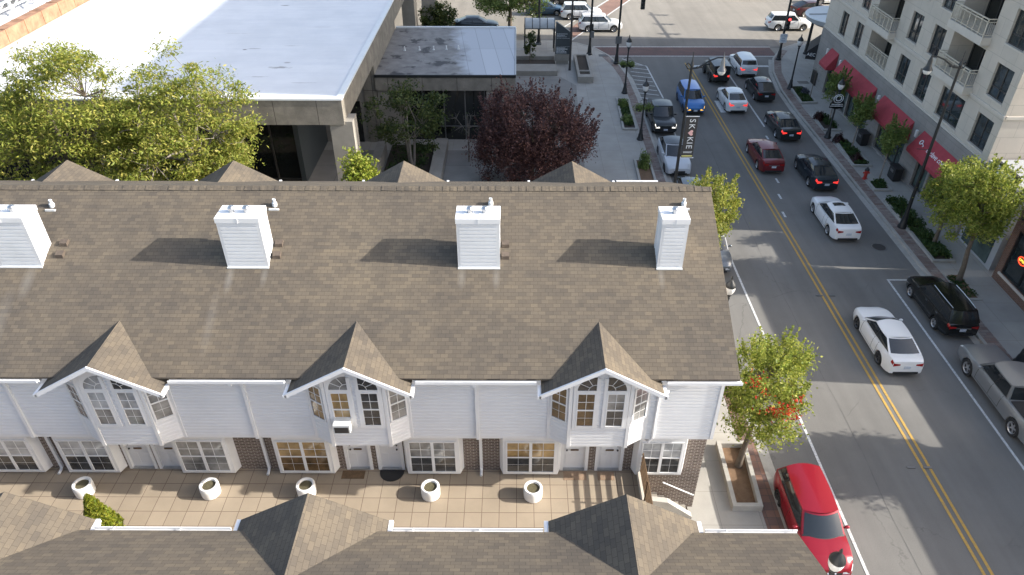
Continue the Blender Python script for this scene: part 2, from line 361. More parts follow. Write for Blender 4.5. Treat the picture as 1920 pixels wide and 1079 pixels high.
# asphalt apron of the junction, then the paver crossings and painted lines
struct(MB().quad((2, 71.9, .004), (26, 71.9, .004), (26, 74.6, .004), (2, 74.6, .004)), 'road_apron', M['asphalt'])
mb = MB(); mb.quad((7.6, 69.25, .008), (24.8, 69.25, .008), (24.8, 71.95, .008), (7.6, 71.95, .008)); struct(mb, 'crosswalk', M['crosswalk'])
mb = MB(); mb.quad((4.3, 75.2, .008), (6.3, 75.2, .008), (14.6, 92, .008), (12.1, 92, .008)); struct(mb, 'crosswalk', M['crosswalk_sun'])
mk = MB()
def line(p, q, w, z=.012):
    p = Vector((p[0], p[1], z)); q = Vector((q[0], q[1], z)); d = (q-p).normalized(); s = Vector((-d.y, d.x, 0))*w/2
    mk.quad(p-s, q-s, q+s, p+s)
line((12.08, -30), (12.08, 43.5), .11); line((11.95, 47.5), (11.95, 51.5), .1)
line((20.02, -30), (20.02, 32.13), .11); line((19.965, 32.2), (22.2, 32.2), .11)
line((19.03, 64.8), (19.03, 52.6), .13); 
for x, y in ((18.68, 50.6), (17.42, 43.7), (16.95, 41.5), (16.53, 39.2)): line((x, y-.33), (x, y+.33), .14)
line((7.6, 71.98), (24.9, 71.98), .16, .016); line((8.8, 69.2), (24.9, 69.2), .16, .016); line((16.3, 66.4), (23.2, 66.4), .45)
line((16.55, 57.9), (16.55, 55.4), .42)
line((4.02, 76.6), (11.4, 90.6), .18, .016); line((5.4, 73.7), (14.1, 91), .18, .016)
hz = [(10.0, 68.4), (12.0, 66.3), (12.25, 58.3)]
line(hz[0], hz[1], .12); line(hz[1], hz[2], .12)
for k in range(9):
    y = 67.0-k*1.05; line((10.35, y), (min(12.2, 12.0), y-.55), .11)
struct(mk, 'road_marking', M['white_paint'])
mk = MB()
for dx in (-.14, .14):
    pts = [(15.85, 67.3), (15.9, 60), (15.98, 48), (16.12, 36), (16.2, 20), (16.2, -30)]
    for a, b in zip(pts, pts[1:]): line((a[0]+dx, a[1]), (b[0]+dx, b[1]), .11)
struct(mk, 'road_marking', M['yellow_paint'])
mb = MB(); rj = random.Random(8); px_, y = 13.95, -20.0
while y < 60:      # tarred longitudinal joint in the left lane, wandering a little
    nx = 13.95+.05*math.sin(y*.7)+rj.uniform(-.025, .025); w = rj.uniform(.004, .013)
    mb.quad((px_-w, y, .005), (px_+w, y, .005), (nx+w, y+.8, .005), (nx-w, y+.8, .005)); px_ = nx; y += .8
struct(mb, 'road_joint', simple('tar', (.095, .091, .086), .85, .3, 3))
# pavements
lp = [(-80, 28.2), (6.4, 28.2), (6.4, -25), (9.72, -25), (9.74, 30), (9.95, 46), (10.0, 58), (9.85, 63), (9.45, 66), (8.7, 69), (7.6, 71.2), (6.0, 72.7), (3.5, 73.5), (-80, 73.5)]
struct(MB().prism(lp, -.01, .13), 'pavement', M['sidewalk'])
pl = [(-79, 28.9), (4.4, 28.9), (4.6, 40), (5.0, 56), (5.2, 61), (3.9, 63.2), (-.3, 63.2), (-.3, 48), (-79, 48)]
struct(MB().prism(pl, .12, .134), 'plaza_paving', M['plaza'])
def strip(pts, w, z0, z1, mat, name, side=1):
    mb = MB(); n = len(pts); L = []; Q = []
    for i, p in enumerate(pts):
        a = Vector(pts[max(i-1, 0)]); b = Vector(pts[min(i+1, n-1)]); d = (b-a).normalized(); s = Vector((-d.y, d.x))*w*side
        L.append(Vector(p)); Q.append(Vector(p)+s)
    for i in range(n-1):
        mb.ext([(L[i].x, L[i].y, z0), (L[i+1].x, L[i+1].y, z0), (Q[i+1].x, Q[i+1].y, z0), (Q[i].x, Q[i].y, z0)], (0, 0, z1-z0))
    struct(mb, name, mat)
lk = [(9.72, -25), (9.74, 30), (9.95, 46), (10.0, 58), (9.85, 63), (9.45, 66), (8.7, 69), (7.6, 71.2), (6.0, 72.7), (3.5, 73.5), (-80, 73.5)]
strip(lk, .17, 0, .15, M['kerb'], 'kerb', -1)
strip([(9.72, -25), (9.74, 27)], .62, .12, .138, M['paver_big'], 'paver_strip', 1)
strip([(9.74, 27), (9.95, 46), (10.0, 58), (9.85, 63), (9.45, 66), (8.7, 69)], .62, .12, .138, M['paver'], 'paver_strip', 1)
rk = [(22.45, -25), (22.45, 56), (22.6, 60), (23.2, 64.6), (24.2, 68.2), (25.6, 70.8), (27.6, 72.6), (30.5, 73.5), (120, 73.5)]
struct(MB().prism(rk+[(120, 40), (40, -25)], -.01, .13), 'pavement', M['sidewalk'])
strip(rk, .17, 0, .15, M['kerb'], 'kerb', 1)
strip(rk[:6], .62, .12, .138, M['paver'], 'paver_strip', -1)
# gutters: concrete pans along the kerbs
strip([(p[0]+.17, p[1]) for p in lk[:6]], .32, -.01, .006, M['kerb'], 'gutter', -1)
strip([(p[0]-.17, p[1]) for p in rk[:5]], .32, -.01, .006, M['kerb'], 'gutter', 1)
# raised terrace between the two rows
struct(MB().prism([(-45, 10.0), (4.55, 10.0), (4.55, 17.35), (-45, 17.35)], 0, 2.15), 'terrace', M['tile'])
# courtyard planting bed by the civic building
struct(MB().box(-8.9, -5.75, 41.0, 48.8, .1, .2), 'planting_soil', M['soil_dark'])
struct(MB().box(-22, -9.2, 29.5, 42.8, .1, .16), 'planting_soil', M['soil_dark'])
struct(MB().box(-.02, 3.6, 65.35, 67.2, .1, .3), 'planting_soil', M['soil_dark'])

# ------------------------------------------------------------------ building helpers
def siding(mb, p, q, z0, z1, row=.14, lip=.034, zt=None):
    """lapped boards from p to q (plan), outside on the right of p->q; zt(s): top height at distance s"""
    p = Vector(p); q = Vector(q); d = (q-p); L = d.length; d /= L; n = Vector((d.y, -d.x))
    z = z0
    while z < z1-1e-4:
        zn = min(z+row, z1); a, b = 0.0, L
        if zt:      # clip the board to the part under the slope
            ss = [i*L/60 for i in range(61)]; ok = [s for s in ss if zt(s) > (z+zn)/2]
            if not ok: break
            a, b = ok[0], ok[-1]
        A = p+d*a; B = p+d*b; o = n*lip
        zk = z+(zn-z)*.66
        mb.quad((A.x+o.x, A.y+o.y, z), (B.x+o.x, B.y+o.y, z), (B.x+o.x*.9, B.y+o.y*.9, zk), (A.x+o.x*.9, A.y+o.y*.9, zk))
        mb.quad((A.x+o.x*.9, A.y+o.y*.9, zk), (B.x+o.x*.9, B.y+o.y*.9, zk), (B.x, B.y, zn), (A.x, A.y, zn))
        mb.quad((A.x, A.y, z), (B.x, B.y, z), (B.x+o.x, B.y+o.y, z), (A.x+o.x, A.y+o.y, z))
        z = zn
    return mb
def wall_open(mb, P, a0, a1, z0, z1, ops, depth):
    """wall face in plane coords P(a,z,d) with rectangular openings and reveals"""
    As = sorted({a0, a1, *[o[0] for o in ops], *[o[1] for o in ops]}); Zs = sorted({z0, z1, *[o[2] for o in ops], *[o[3] for o in ops]})
    As = [a for a in As if a0 <= a <= a1]; Zs = [z for z in Zs if z0 <= z <= z1]
    for i in range(len(As)-1):
        for j in range(len(Zs)-1):
            ca, cz = (As[i]+As[i+1])/2, (Zs[j]+Zs[j+1])/2
            if any(o[0] < ca < o[1] and o[2] < cz < o[3] for o in ops): continue
            mb.quad(P(As[i], Zs[j], 0), P(As[i+1], Zs[j], 0), P(As[i+1], Zs[j+1], 0), P(As[i], Zs[j+1], 0))
    for o in ops:
        d = o[4] if len(o) > 4 else depth
        a, b, c, e = o[:4]
        mb.quad(P(a, c, 0), P(a, e, 0), P(a, e, d), P(a, c, d)); mb.quad(P(b, c, 0), P(b, e, 0), P(b, e, d), P(b, c, d))
        mb.quad(P(a, c, 0), P(b, c, 0), P(b, c, d), P(a, c, d)); mb.quad(P(a, e, 0), P(b, e, 0), P(b, e, d), P(a, e, d))
    return mb
class Pl:    # local plane: origin o, along a, up z, outward n
    def __init__(s, o, a, n): s.o = Vector(o); s.a = Vector(a).normalized(); s.n = Vector(n).normalized()
    def __call__(s, u, z, d=0): return tuple(s.o+s.a*u+Vector((0, 0, z))+s.n*d)
def pbox(mb, P, u0, u1, z0, z1, d0, d1):
    vs = [P(u, z, d) for d in (d0, d1) for z in (z0, z1) for u in (u0, u1)]
    return mb.add(vs, [(0,1,3,2),(4,6,7,5),(0,4,5,1),(2,3,7,6),(0,2,6,4),(1,5,7,3)])
def sash(mb, P, u0, u1, z0, z1, cols=2, d=.03, fw=.05, mid=True, mun=.016, base=0):
    for a, b, c, e in ((u0-fw, u1+fw, z0-fw, z0), (u0-fw, u1+fw, z1, z1+fw), (u0-fw, u0, z0, z1), (u1, u1+fw, z0, z1)): pbox(mb, P, a, b, c, e, -.01, d)
    zm = (z0+z1)/2
    if mid: pbox(mb, P, u0, u1, zm-.022, zm+.022, 0, d-.006)
    for k in range(1, cols):
        u = u0+(u1-u0)*k/cols; pbox(mb, P, u-mun*.25, u+mun*.25, z0, zm-.022, 0, base+.006); pbox(mb, P, u-mun/2, u+mun/2, zm+.022, z1, 0, base+.012)
    for z, q in (((z0+zm)/2, .25), ((zm+z1)/2, .5)):
        pbox(mb, P, u0, u1, z-mun*q, z+mun*q, 0, base+(.0055 if q < .4 else .0115))
def arch_pts(P, u0, u1, z0, h, flip, d, n=10):
    """quarter-round light: straight on the inner side, curved on the outer side"""
    pts = [P(u0, z0, d), P(u1, z0, d)]; w = u1-u0; arc = []
    for i in range(n+1):
        t = math.pi/2*i/n; arc.append((math.cos(t), math.sin(t)))
    if not flip: return [P(u1, z0, d)]+[P(u1-w*(1-(1-a))*1.0 if False else u1-w*math.sin(math.pi/2*i/n), z0+h*math.cos(math.pi/2*i/n), d) for i, (a, b) in enumerate(arc)]
    return [P(u0, z0, d)]+[P(u0+w*math.sin(math.pi/2*i/n), z0+h*math.cos(math.pi/2*i/n), d) for i in range(n+1)]

# ------------------------------------------------------------------ NORTH TOWNHOUSE ROW
EY, EZ, RY, RZ, XE, XW = 15.95, 7.75, 22.25, 10.775, 6.66, -42
SLP = (RZ-EZ)/(RY-EY)
row = thing('townhouse_row', 'long brown shingle roofed townhouse row with white siding, brick base and white chimneys', 'townhouses', (-6, 22.4, 0))
DORM = (-19.5, -12.2, -4.88, 2.58)
DH, DZ, DE, DF = 1.80, 8.57, 7.55, 15.48       # dormer half width, ridge z, eave z, front y
DS = (DZ-DE)/DH
def roofz(y): return EZ+(y-EY)*SLP
def roof_face(mb, x0, x1, y0, y1, th=.10):
    mb.ext([(x0, y0, roofz(y0)), (x1, y0, roofz(y0)), (x1, y1, roofz(y1)), (x0, y1, roofz(y1))], (0, 0, -th))
mb = MB(); roof_face(mb, XW, XE, 16.42, RY)
edges = [XW]+[q for d in DORM for q in (d-DH+.06, d+DH-.06)]+[XE]
for i, (a, b) in enumerate(zip(edges[::2], edges[1::2])):
    l = .34 if i else 0; q = .34 if i < len(DORM) else 0; l2, q2 = (.74 if i else 0), (.74 if i < len(DORM) else 0)
    mb.ext([(a-l, EY, EZ), (b+q, EY, EZ), (b+q2, 16.419, roofz(16.419)), (a-l2, 16.419, roofz(16.419))], (0, 0, -.06))
mb.build('roof', M['shingle_y'], row, True)
mb = MB()
def backz(y): return RZ-(y-RY)*SLP
mb.ext([(XW, RY, RZ), (XE, RY, RZ), (XE, 28.5, EZ), (XW, 28.5, EZ)], (0, 0, -.1)); mb.build('roof', M['shingle_yn'], row, True)
mb = MB(); x = XW; rc = random.Random(2)
while x < XE-.01:      # ridge cap tabs, each lapping the next
    xe = min(x+.26, XE+.02); k = .012*rc.random()
    mb.ext([(x, RY-.17, RZ-.055+k), (x, RY, RZ+.035+k), (x, RY+.17, RZ-.055+k), (x, RY, RZ-.02)], (xe-x, 0, -.012)); x = xe
mb.build('ridge_cap', M['shingle_e'], row, True)
rng = random.Random(5)
def dormer(parent, xc, front, ridge_y1, south=False):
    """gabled dormer: ridge along Y from front plane to the main roof"""
    s = -1 if front > ridge_y1 else 1
    for sg, mat in ((-1, 'shingle_w'), (1, 'shingle_e')):
        # slope polygon: front peak, apex on main roof, valley foot at the main eave, front eave corner
        yv = EY+.5 if not south else 10.25
        mb = MB(); mb.ext([(xc, front, DZ), (xc, ridge_y1, DZ), (xc+sg*DH, yv, DE), (xc+sg*DH, front, DE)], (0, 0, -.07))
        mb.build('dormer_roof', M[mat], parent, True)
    mb = MB()    # rake boards on the gable front and little return gutters
    for sg in (-1, 1):
        y0, y1 = front, front+s*.05
        e_ = -.09 if south else 0
        vs = [(xc, y0-s*.03, DZ+.02+e_), (xc+sg*(DH+.06), y0-s*.03, DE-.012+e_), (xc+sg*(DH+.06), y0-s*.03, DE-.16+e_), (xc, y0-s*.03, DZ-.13+e_)]
        mb.ext(vs, (0, s*.05, 0))
        mb.ext([(xc+sg*.05, y0+s*.1, DZ-.12), (xc+sg*DH, y0+s*.1, DE-.1), (xc+sg*DH, y0+s*.9, DE-.1), (xc+sg*.05, y0+s*.9, DZ-.12)], (0, 0, -.02))
        a, b = sorted((front-s*.03, (EY-.02 if not south else 10.78)))
        xx = xc+sg*(DH+.06); mb.box(xx-.05, xx+.05, a, b, DE-.13, DE-.03)
    mb.build('rake_board', M['trim'], parent, True)
for xc in DORM: dormer(row, xc, DF, 17.68)
for xc in (-19.45, -12.22, -4.83, 2.45):   # rear dormers seen over the ridge
    for sg, mat in ((-1, 'shingle_w'), (1, 'shingle_e')):
        mb = MB(); mb.ext([(xc, 28.85, DZ), (xc, 26.7, DZ), (xc+sg*DH, 28.2, DE), (xc+sg*DH, 28.85, DE)], (0, 0, -.07)); mb.build('dormer_roof', M[mat], row, True)
    mb = MB()
    for sg in (-1, 1):
        mb.ext([(xc, 28.83, DZ-.08), (xc+sg*(DH-.02), 28.83, DE-.08), (xc+sg*(DH-.02), 28.83, DE-.25), (xc, 28.83, DZ-.25)], (0, -.05, 0))
        xx = xc+sg*(DH+.06); mb.box(xx-.05, xx+.05, 28.5, 28.9, DE-.12, DE+.06)
    mb.build('rake_board', M['trim'], row, True)
    mb = MB(); mb.ext([(xc-1.5, 28.3, 4), (xc+1.5, 28.3, 4), (xc+1.5, 28.3, 7.7), (xc, 28.3, 8.4), (xc-1.5, 28.3, 7.7)], (0, .5, 0)); mb.build('dormer_wall', M['siding'], row, True)
# eave gutters between the dormers
MB().box(2.45+DH+.15, 6.2, 28.5, 28.6, EZ-.16, EZ+.03).build('gutter', M['trim'], row, True)
mb = MB()
gaps = [(a+DH+.14, b-DH-.14) for a, b in zip(DORM, DORM[1:])]+[(DORM[-1]+DH+.14, XE+.06), (XW, DORM[0]-DH-.14)]
for a, b in gaps:
    mb = MB(); mb.box(a, b, EY-.12, EY-.10, EZ-.13, EZ-.025); mb.box(a, b, EY-.10, EY-.01, EZ-.13, EZ-.115); mb.box(a, b, EY-.01, EY+.03, EZ-.18, EZ-.09)
    mb.box(a, b, EY+.03, 16.68, EZ-.18, EZ-.15); mb.build('gutter', M['trim'], row, True)
# walls
SY, SB, BY, TZ = 16.66, 4.53, 17.3, 2.15
mb = MB()
for a, b in ((XW, DORM[0]-1.62), (DORM[0]+1.62, -12.4-1.56), (-12.4+1.56, -4.93-1.56), (-4.93+1.56, 2.66-1.56), (2.66+1.56, 6.42)):
    siding(mb, (a, SY), (b, SY), SB, EZ-.15)
siding(mb, (6.42, SY), (6.42, 28.1), SB, 10.8, zt=lambda s: (roofz(SY+s) if SY+s < RY else backz(SY+s))-.15)
siding(mb, (6.42, 28.1), (XW, 28.1), SB, EZ-.1)
mb.box(XW, 6.41, SY+.02, 28.08, SB, SB+.03)
mb.build('upper_wall', M['siding'], row, True)
mb = MB(); mb.box(6.40, 6.50, SY-.06, SY+.06, SB-.02, EZ-.15); mb.box(-42, 6.5, SY-.03, SY+.01, SB-.06, SB); mb.build('corner_board', M['trim'], row, True)
doors = [(-13.60, -12.72), (-12.55, -11.62), (-5.88, -5.06), (-4.76, -3.94), (1.66, 2.52), (2.88, 3.74), (-21, -20.1), (-19.9, -19)]
P = Pl((0, BY, 0), (1, 0, 0), (0, -1, 0))
mb = MB(); wall_open(mb, P, XW, 6.58, 0, SB, [(a, b, TZ+.02, TZ+2.08) for a, b in doors], -.12)
mb.quad((6.58, BY, 0), (6.58, 28, 0), (6.58, 28, SB), (6.58, BY, SB)); mb.quad((6.58, 28, 0), (XW, 28, 0), (XW, 28, SB), (6.58, 28, SB))
mb.build('brick_wall', M['brick'], row, True)
for i, (a, b) in enumerate(doors):
    mb = MB(); pbox(mb, P, a+.05, b-.05, TZ+.03, TZ+2.05, -.13, -.08)
    w = (b-a-.1)/2
    for k in range(2):
        for z0, z1 in ((.15, .75), (.95, 1.5), (1.62, 1.9)):
            u0 = a+.05+w*k+.08; pbox(mb, P, u0, u0+w-.16, TZ+z0, TZ+z1, -.08, -.068)
    d = mb.build('door', M['siding'], row, True)
    mb = MB()
    for u0, u1, z0, z1 in ((a-.06, a+.05, TZ, TZ+2.12), (b-.05, b+.06, TZ, TZ+2.12), (a+.05, b-.05, TZ+2.05, TZ+2.12)): pbox(mb, P, u0, u1, z0, z1, -.12, .03)
    mb.build('door_frame', M['trim'], d, True)
    mb = MB(); pbox(mb, P, a+.05, b-.05, TZ, TZ+.035, -.1, .05); mb.build('threshold', M['steel'], d, True)
    mb = MB(); c = (a+b)/2; pbox(mb, P, c-.14, c+.14, TZ+.93, TZ+1.0, -.068, -.05)
    if i != 3: mb.build('mail_slot', M['mat_brown'], d, True)
    mb = MB(); s = a+.16 if i % 2 == 0 else b-.16
    mb.ball(P(s, TZ+.98, -.03), .035); mb.ball(P(s, TZ+1.17, -.045), .028); mb.build('handle', M['bronze'], d, True)
# ground floor windows: shallow white boxed projections under the overhang
wins = [(-15.55, -13.95, 'pane_blind', 'pane_dark'), (-11.55, -9.9, 'pane_grey', 'pane_grey'), (-8.12, -6.4, 'pane_tan', 'pane_brown'), (-3.62, -2.0, 'pane_grey', 'pane_dark'), (-.3, 1.4, 'pane_tan', 'pane_dark'), (4.32, 5.72, 'pane_blind', 'pane_dark'), (-18.2, -16.6, 'pane_blind', 'pane_dark')]
for a, b, up, lo in wins:
    fy = BY-.30; mb = MB()
    mb.prism([(a-.22, BY-.001), (b+.22, BY-.001), (b+.10, fy), (a-.10, fy)][::-1], TZ+.12, SB-.002)
    w = mb.build('window', M['trim'], row, True)
    PW = Pl((0, fy, 0), (1, 0, 0), (0, -1, 0)); c = (a+b)/2; z0, z1 = TZ+.26, TZ+1.72
    mb = MB(); sash(mb, PW, a+.05, c-.05, z0, z1); sash(mb, PW, c+.05, b-.05, z0, z1); mb.build('window_frame', M['trim'], w, True)
    zm = (z0+z1)/2
    for m_, q0, q1 in ((lo, z0, zm), (up, zm, z1)):
        mb = MB()
        for u0, u1 in ((a+.05, c-.05), (c+.05, b-.05)): pbox(mb, PW, u0, u1, q0, q1, -.005, .004)
        mb.build('window_pane', M[m_], w, True)
# bays under the dormers
bays = [(-19.6, DORM[0], 'pane_blind', 'pane_blind', 'pane_dark', 'pane_dark'), (-12.4, DORM[1], 'pane_blind', 'pane_blind', 'pane_grey', 'pane_grey'), (-4.93, DORM[2], 'pane_tan', 'pane_dark', 'pane_tan', 'pane_dark'), (2.66, DORM[3], 'pane_brown', 'pane_grey', 'pane_brown', 'pane_dark')]
for bi, (xc, dx, m1, m2, m3, m4) in enumerate(bays):
    fy = 16.28; zs = lambda x: DZ-DS*abs(x-dx)-.11
    mb = MB(); A = .93; Bx = 1.56
    siding(mb, (xc-A, fy), (xc+A, fy), SB, 8.6, zt=lambda s: zs(xc-A+s))
    siding(mb, (xc-Bx, SY), (xc-A, fy), SB, 8.2, zt=lambda s: zs(xc-Bx+s*.85))
    siding(mb, (xc+A, fy), (xc+Bx, SY), SB, 8.2, zt=lambda s: zs(xc+A+s*.85))
    mb.prism([(xc-Bx, SY+.1), (xc-A, fy+.02), (xc+A, fy+.02), (xc+Bx, SY+.1)], SB-.01, SB+.02)
    bay = mb.build('bay_window', M['siding'], row, True)
    mb = MB()
    for sx in (-1, 1):
        for px, py, zt in ((A, fy, zs(xc+sx*A)), (Bx, SY, zs(xc+sx*Bx))):
            mb.box(xc+sx*px-.055, xc+sx*px+.055, py-.06, py+.06, SB-.03, zt-.01)
    PB = Pl((xc, fy, 0), (1, 0, 0), (0, -1, 0))
    wz0, wz1, az = 5.50, 6.88, 7.02
    for c0 in (-.46, .46):
        for u0, u1, q0, q1 in ((c0-.40, c0-.29, wz0-.1, az+.5), (c0+.29, c0+.40, wz0-.1, az+.5), (c0-.29, c0+.29, wz0-.12, wz0-.03), (c0-.29, c0+.29, wz1+.03, az-.0)): pbox(mb, PB, u0, u1, q0, q1, .0, .07)
        sgn = 1 if c0 > 0 else -1      # spandrel above the curve
        w_, h_ = .58, .56; n = 12; ux0 = c0-.29*sgn
        for i in range(n):
            t0, t1 = math.pi/2*i/n, math.pi/2*(i+1)/n
            p = [(ux0+sgn*w_*math.sin(t), az+h_*math.cos(t)) for t in (t0, t1)]
            ztop = min(az+.66, zs(xc+p[0][0])-.02)
            mb.add([PB(p[0][0], p[0][1], .066), PB(p[1][0], p[1][1], .066), PB(p[1][0], max(p[1][1], zs(xc+p[1][0])-.03), .066), PB(p[0][0], max(p[0][1], zs(xc+p[0][0])-.03), .066)], [(0, 1, 2, 3)])
            mb.add([PB(p[0][0], p[0][1], .066), PB(p[1][0], p[1][1], .066), PB(p[1][0], p[1][1], .0), PB(p[0][0], p[0][1], .0)], [(0, 1, 2, 3)])
        for ang in (30, 60):
            ca, sa = math.sin(R(ang)), math.cos(R(ang))
            a = Vector(PB(ux0+sgn*w_*ca*.42, az+h_*sa*.42, .056)); b = Vector(PB(ux0+sgn*w_*ca, az+h_*sa, .056)); mb.tube([a, b], .010, 4)
        mb.tube([PB(ux0+sgn*w_*.42*math.sin(math.pi/2*i/8), az+h_*.42*math.cos(math.pi/2*i/8), .056) for i in range(9)], .010, 4)
        sash(mb, PB, c0-.25, c0+.25, wz0, wz1, d=.08, fw=.04, base=.052)
    mb.build('window_frame', M['trim'], bay, True)
    zm = (wz0+wz1)/2
    for c0, mu, ml in ((-.46, m1, m3), (.46, m2, m4)):
        mb = MB(); pbox(mb, PB, c0-.25, c0+.25, zm, wz1, 0, .052); mb.build('window_pane', M[mu], bay, True)
        mb = MB(); pbox(mb, PB, c0-.25, c0+.25, wz0, zm, 0, .052); mb.build('window_pane', M[ml], bay, True)
        sgn = 1 if c0 > 0 else -1; ux0 = c0-.29*sgn
        mb = MB(); mb.quad(*([PB(ux0, az, .052)]+[PB(ux0+sgn*.58*math.sin(math.pi/2*i/12), az+.56*math.cos(math.pi/2*i/12), .052) for i in range(13)]))
        mb.build('fanlight_pane', M['pane_blind' if bi == 1 and c0 < 0 else ('pane_grey' if bi == 2 and c0 < 0 else 'pane_dark')], bay, True)
    for sx in (-1, 1):
        dv = Vector((Bx-A, SY-fy)); L = dv.length; dv /= L
        o = (xc-Bx, SY, 0) if sx < 0 else (xc+A, fy, 0); al = (dv.x, -dv.y, 0) if sx < 0 else (dv.x, dv.y, 0); nn = (-dv.y, -dv.x, 0) if sx < 0 else (dv.y, -dv.x, 0)
        PS = Pl(o, al, nn); mb = MB(); sash(mb, PS, L*.17, L*.83, 5.62, 7.0, d=.08, fw=.05, base=.052); mb.build('window_frame', M['trim'], bay, True)
        mb = MB(); pbox(mb, PS, L*.17, L*.83, 5.62, 7.0, 0, .052); mb.build('window_pane', M['pane_brown' if sx < 0 else 'pane_grey'], bay, True)
# downspouts
for xu, xl in ((-15.85, -16.05), (-8.46, -8.68), (-1.2, -1.17)):
    mb = MB(); mb.box(xu-.05, xu+.05, EY-.1, SY-.02, EZ-.26, EZ-.16); mb.box(xu-.05, xu+.05, SY-.10, SY-.025, SB-.05, EZ-.2)
    mb.build('downspout', M['trim'], row, True)
    mb = MB(); mb.box(xl-.05, xl+.05, BY-.09, BY-.005, TZ+.1, SB-.07); mb.tube([(xl, BY-.05, TZ+.16), (xl, BY-.12, TZ+.07), (xl, BY-.32, TZ+.05)], .05, 6)
    mb.build('downspout', M['trim'], row, True)
mb = MB(); mb.tube([(DORM[3]+DH+.14, 15.7, 7.5), (DORM[3]+DH+.14, 15.95, 7.2), (4.52, SY-.07, 7.0), (4.52, SY-.07, SB+.05), (4.42, SY-.05, SB-.15), (4.2, BY-.08, SB-.4), (4.2, BY-.08, TZ+.1)], .05, 6)
mb.build('downspout', M['trim'], row, True)
mb = MB()
for x in (-5.0+.05, 2.7, -12.62): mb.box(x-.05, x+.05, BY-.1, BY-.01, TZ+1.5, TZ+1.68)
mb.build('porch_light', M['bronze'], row, True)
# chimneys
for ci, (x0, x1) in enumerate(((-16.52, -15.2), (-9.2, -7.92), (-1.8, -.51), (4.55, 5.32))):
    y0, y1, zt = 19.4, 20.14, 11.2; w = x1-x0
    mb = MB(); zb = lambda y: roofz(y)-.05
    q = .05
    siding(mb, (x0+q, y0), (x1-q, y0), zb(y0), zt-.16, .13, .03)
    siding(mb, (x1, y0+q), (x1, y1-q), zb(y0), zt-.16, .13, .012); siding(mb, (x0, y1-q), (x0, y0+q), zb(y0), zt-.16, .13, .012); siding(mb, (x1-q, y1), (x0+q, y1), zb(y1), zt-.16, .13, .02)
    for cx, cy in ((x0+.03, y0+.03), (x1-.03, y0+.03), (x0+.03, y1-.03), (x1-.03, y1-.03)): mb.box(cx-.055, cx+.055, cy-.055, cy+.055, zb(y0)-.1, zt-.15)
    ch = mb.build('chimney', M['chimney'], row, True)
    mb = MB(); mb.box(x0-.045, x1+.045, y0-.045, y1+.045, zt-.17, zt); mb.box(x0+w*.5, x0+w*.5+.025, y0-.053, y0-.045, zt-.17, zt+.004); mb.build('chimney_cap', M['trim'], ch, True)
    for fx in ((.3, .66) if w > 1 else (.52,)):
        cx = x0+w*fx; mb = MB(); mb.lathe([(.08, zt), (.08, zt+.1), (.11, zt+.11), (.11, zt+.16), (.08, zt+.2), (.02, zt+.22)], (cx, (y0+y1)/2, 0), 12)
        mb.build('flue_cap', M['steel'], ch, True, 35)
    mb = MB(); mb.box(x0-.03, x1+.03, y0-.085, y0-.03, roofz(y0-.07)+.0, roofz(y0-.07)+.03); mb.build('flashing', M['white_metal'], ch, True)
for x, y in ((-15.6, 21.5), (-8.1, 21.55), (-.83, 21.6), (5.66, 21.6)):
    z = roofz(y); mb = MB(); mb.lathe([(.085, z-.05), (.085, z+.1), (.055, z+.13), (.055, z+.24), (.04, z+.24), (.04, z+.14)], (x, y, 0), 12)
    mb.box(x-.17, x+.17, y-.2, y-.14, z-.1, z-.04); mb.build('vent_pipe', M['white_metal'], row, True, 40)
for x in (-14.75, -7.72, -.34):     # low brown roof vents beside the chimneys
    for y in (19.75, 20.15):
        mb = MB(); z = roofz(y); mb.ext([(x-.1, y-.1, z-.05), (x-.1, y+.12, z+.05), (x-.1, y+.08, z+.14), (x-.1, y-.1, z+.08)], (.24, 0, 0)); mb.build('roof_vent', M['vent_brown'], row, True)

# ------------------------------------------------------------------ SOUTH TOWNHOUSE ROW (foreground roof)
srow = thing('townhouse_row', 'second townhouse row in the foreground, only its weathered brown roof and gabled dormers in view', 'townhouses', (-6, 4.3, 0))
SE, SZ = 10.73, 7.66
def sroofz(y): return SZ+(SE-y)*.47
DOS = (-12.03, -4.86, 2.63); XS = 6.72
mb = MB()
def sface(x0, x1, y0, y1): mb.ext([(x0, y0, sroofz(y0)), (x1, y0, sroofz(y0)), (x1, y1, sroofz(y1)), (x0, y1, sroofz(y1))], (0, 0, -.1))
sface(XW, XS, 4.3, 10.3)
ed = [XW]+[q for d in DOS for q in (d-DH+.06, d+DH-.06)]+[XS]
for i, (a, b) in enumerate(zip(ed[::2], ed[1::2])):
    l, l2 = (.2, .6) if i else (0, 0); q, q2 = (.2, .6) if i < len(DOS) else (0, 0)
    mb.ext([(a-l2, 10.301, sroofz(10.301)), (b+q2, 10.301, sroofz(10.301)), (b+q, SE, SZ), (a-l, SE, SZ)], (0, 0, -.06))
mb.build('roof', M['shingle_yn'], srow, True)
mb = MB(); mb.ext([(XW, 4.3, sroofz(4.3)), (XS, 4.3, sroofz(4.3)), (XS, -2.1, SZ), (XW, -2.1, SZ)], (0, 0, -.1)); mb.build('roof', M['shingle_y'], srow, True)
for xc in DOS: dormer(srow, xc, 11.12, 8.75, True)
mb = MB()
for a, b in [(p+DH+.14, q-DH-.14) for p, q in zip(DOS, DOS[1:])]+[(DOS[-1]+DH+.14, XS+.05), (XW, DOS[0]-DH-.14)]:
    mb = MB(); mb.box(a, b, SE+.095, SE+.115, SZ-.13, SZ-.02); mb.box(a, b, SE+.01, SE+.095, SZ-.13, SZ-.115); mb.box(a, b, SE-.03, SE+.01, SZ-.18, SZ-.08)
    x = a+.5
    while x < b: mb.box(x-.012, x+.012, SE+.005, SE+.11, SZ-.03, SZ-.012); x += 1.6
    mb.build('gutter', M['trim'], srow, True)
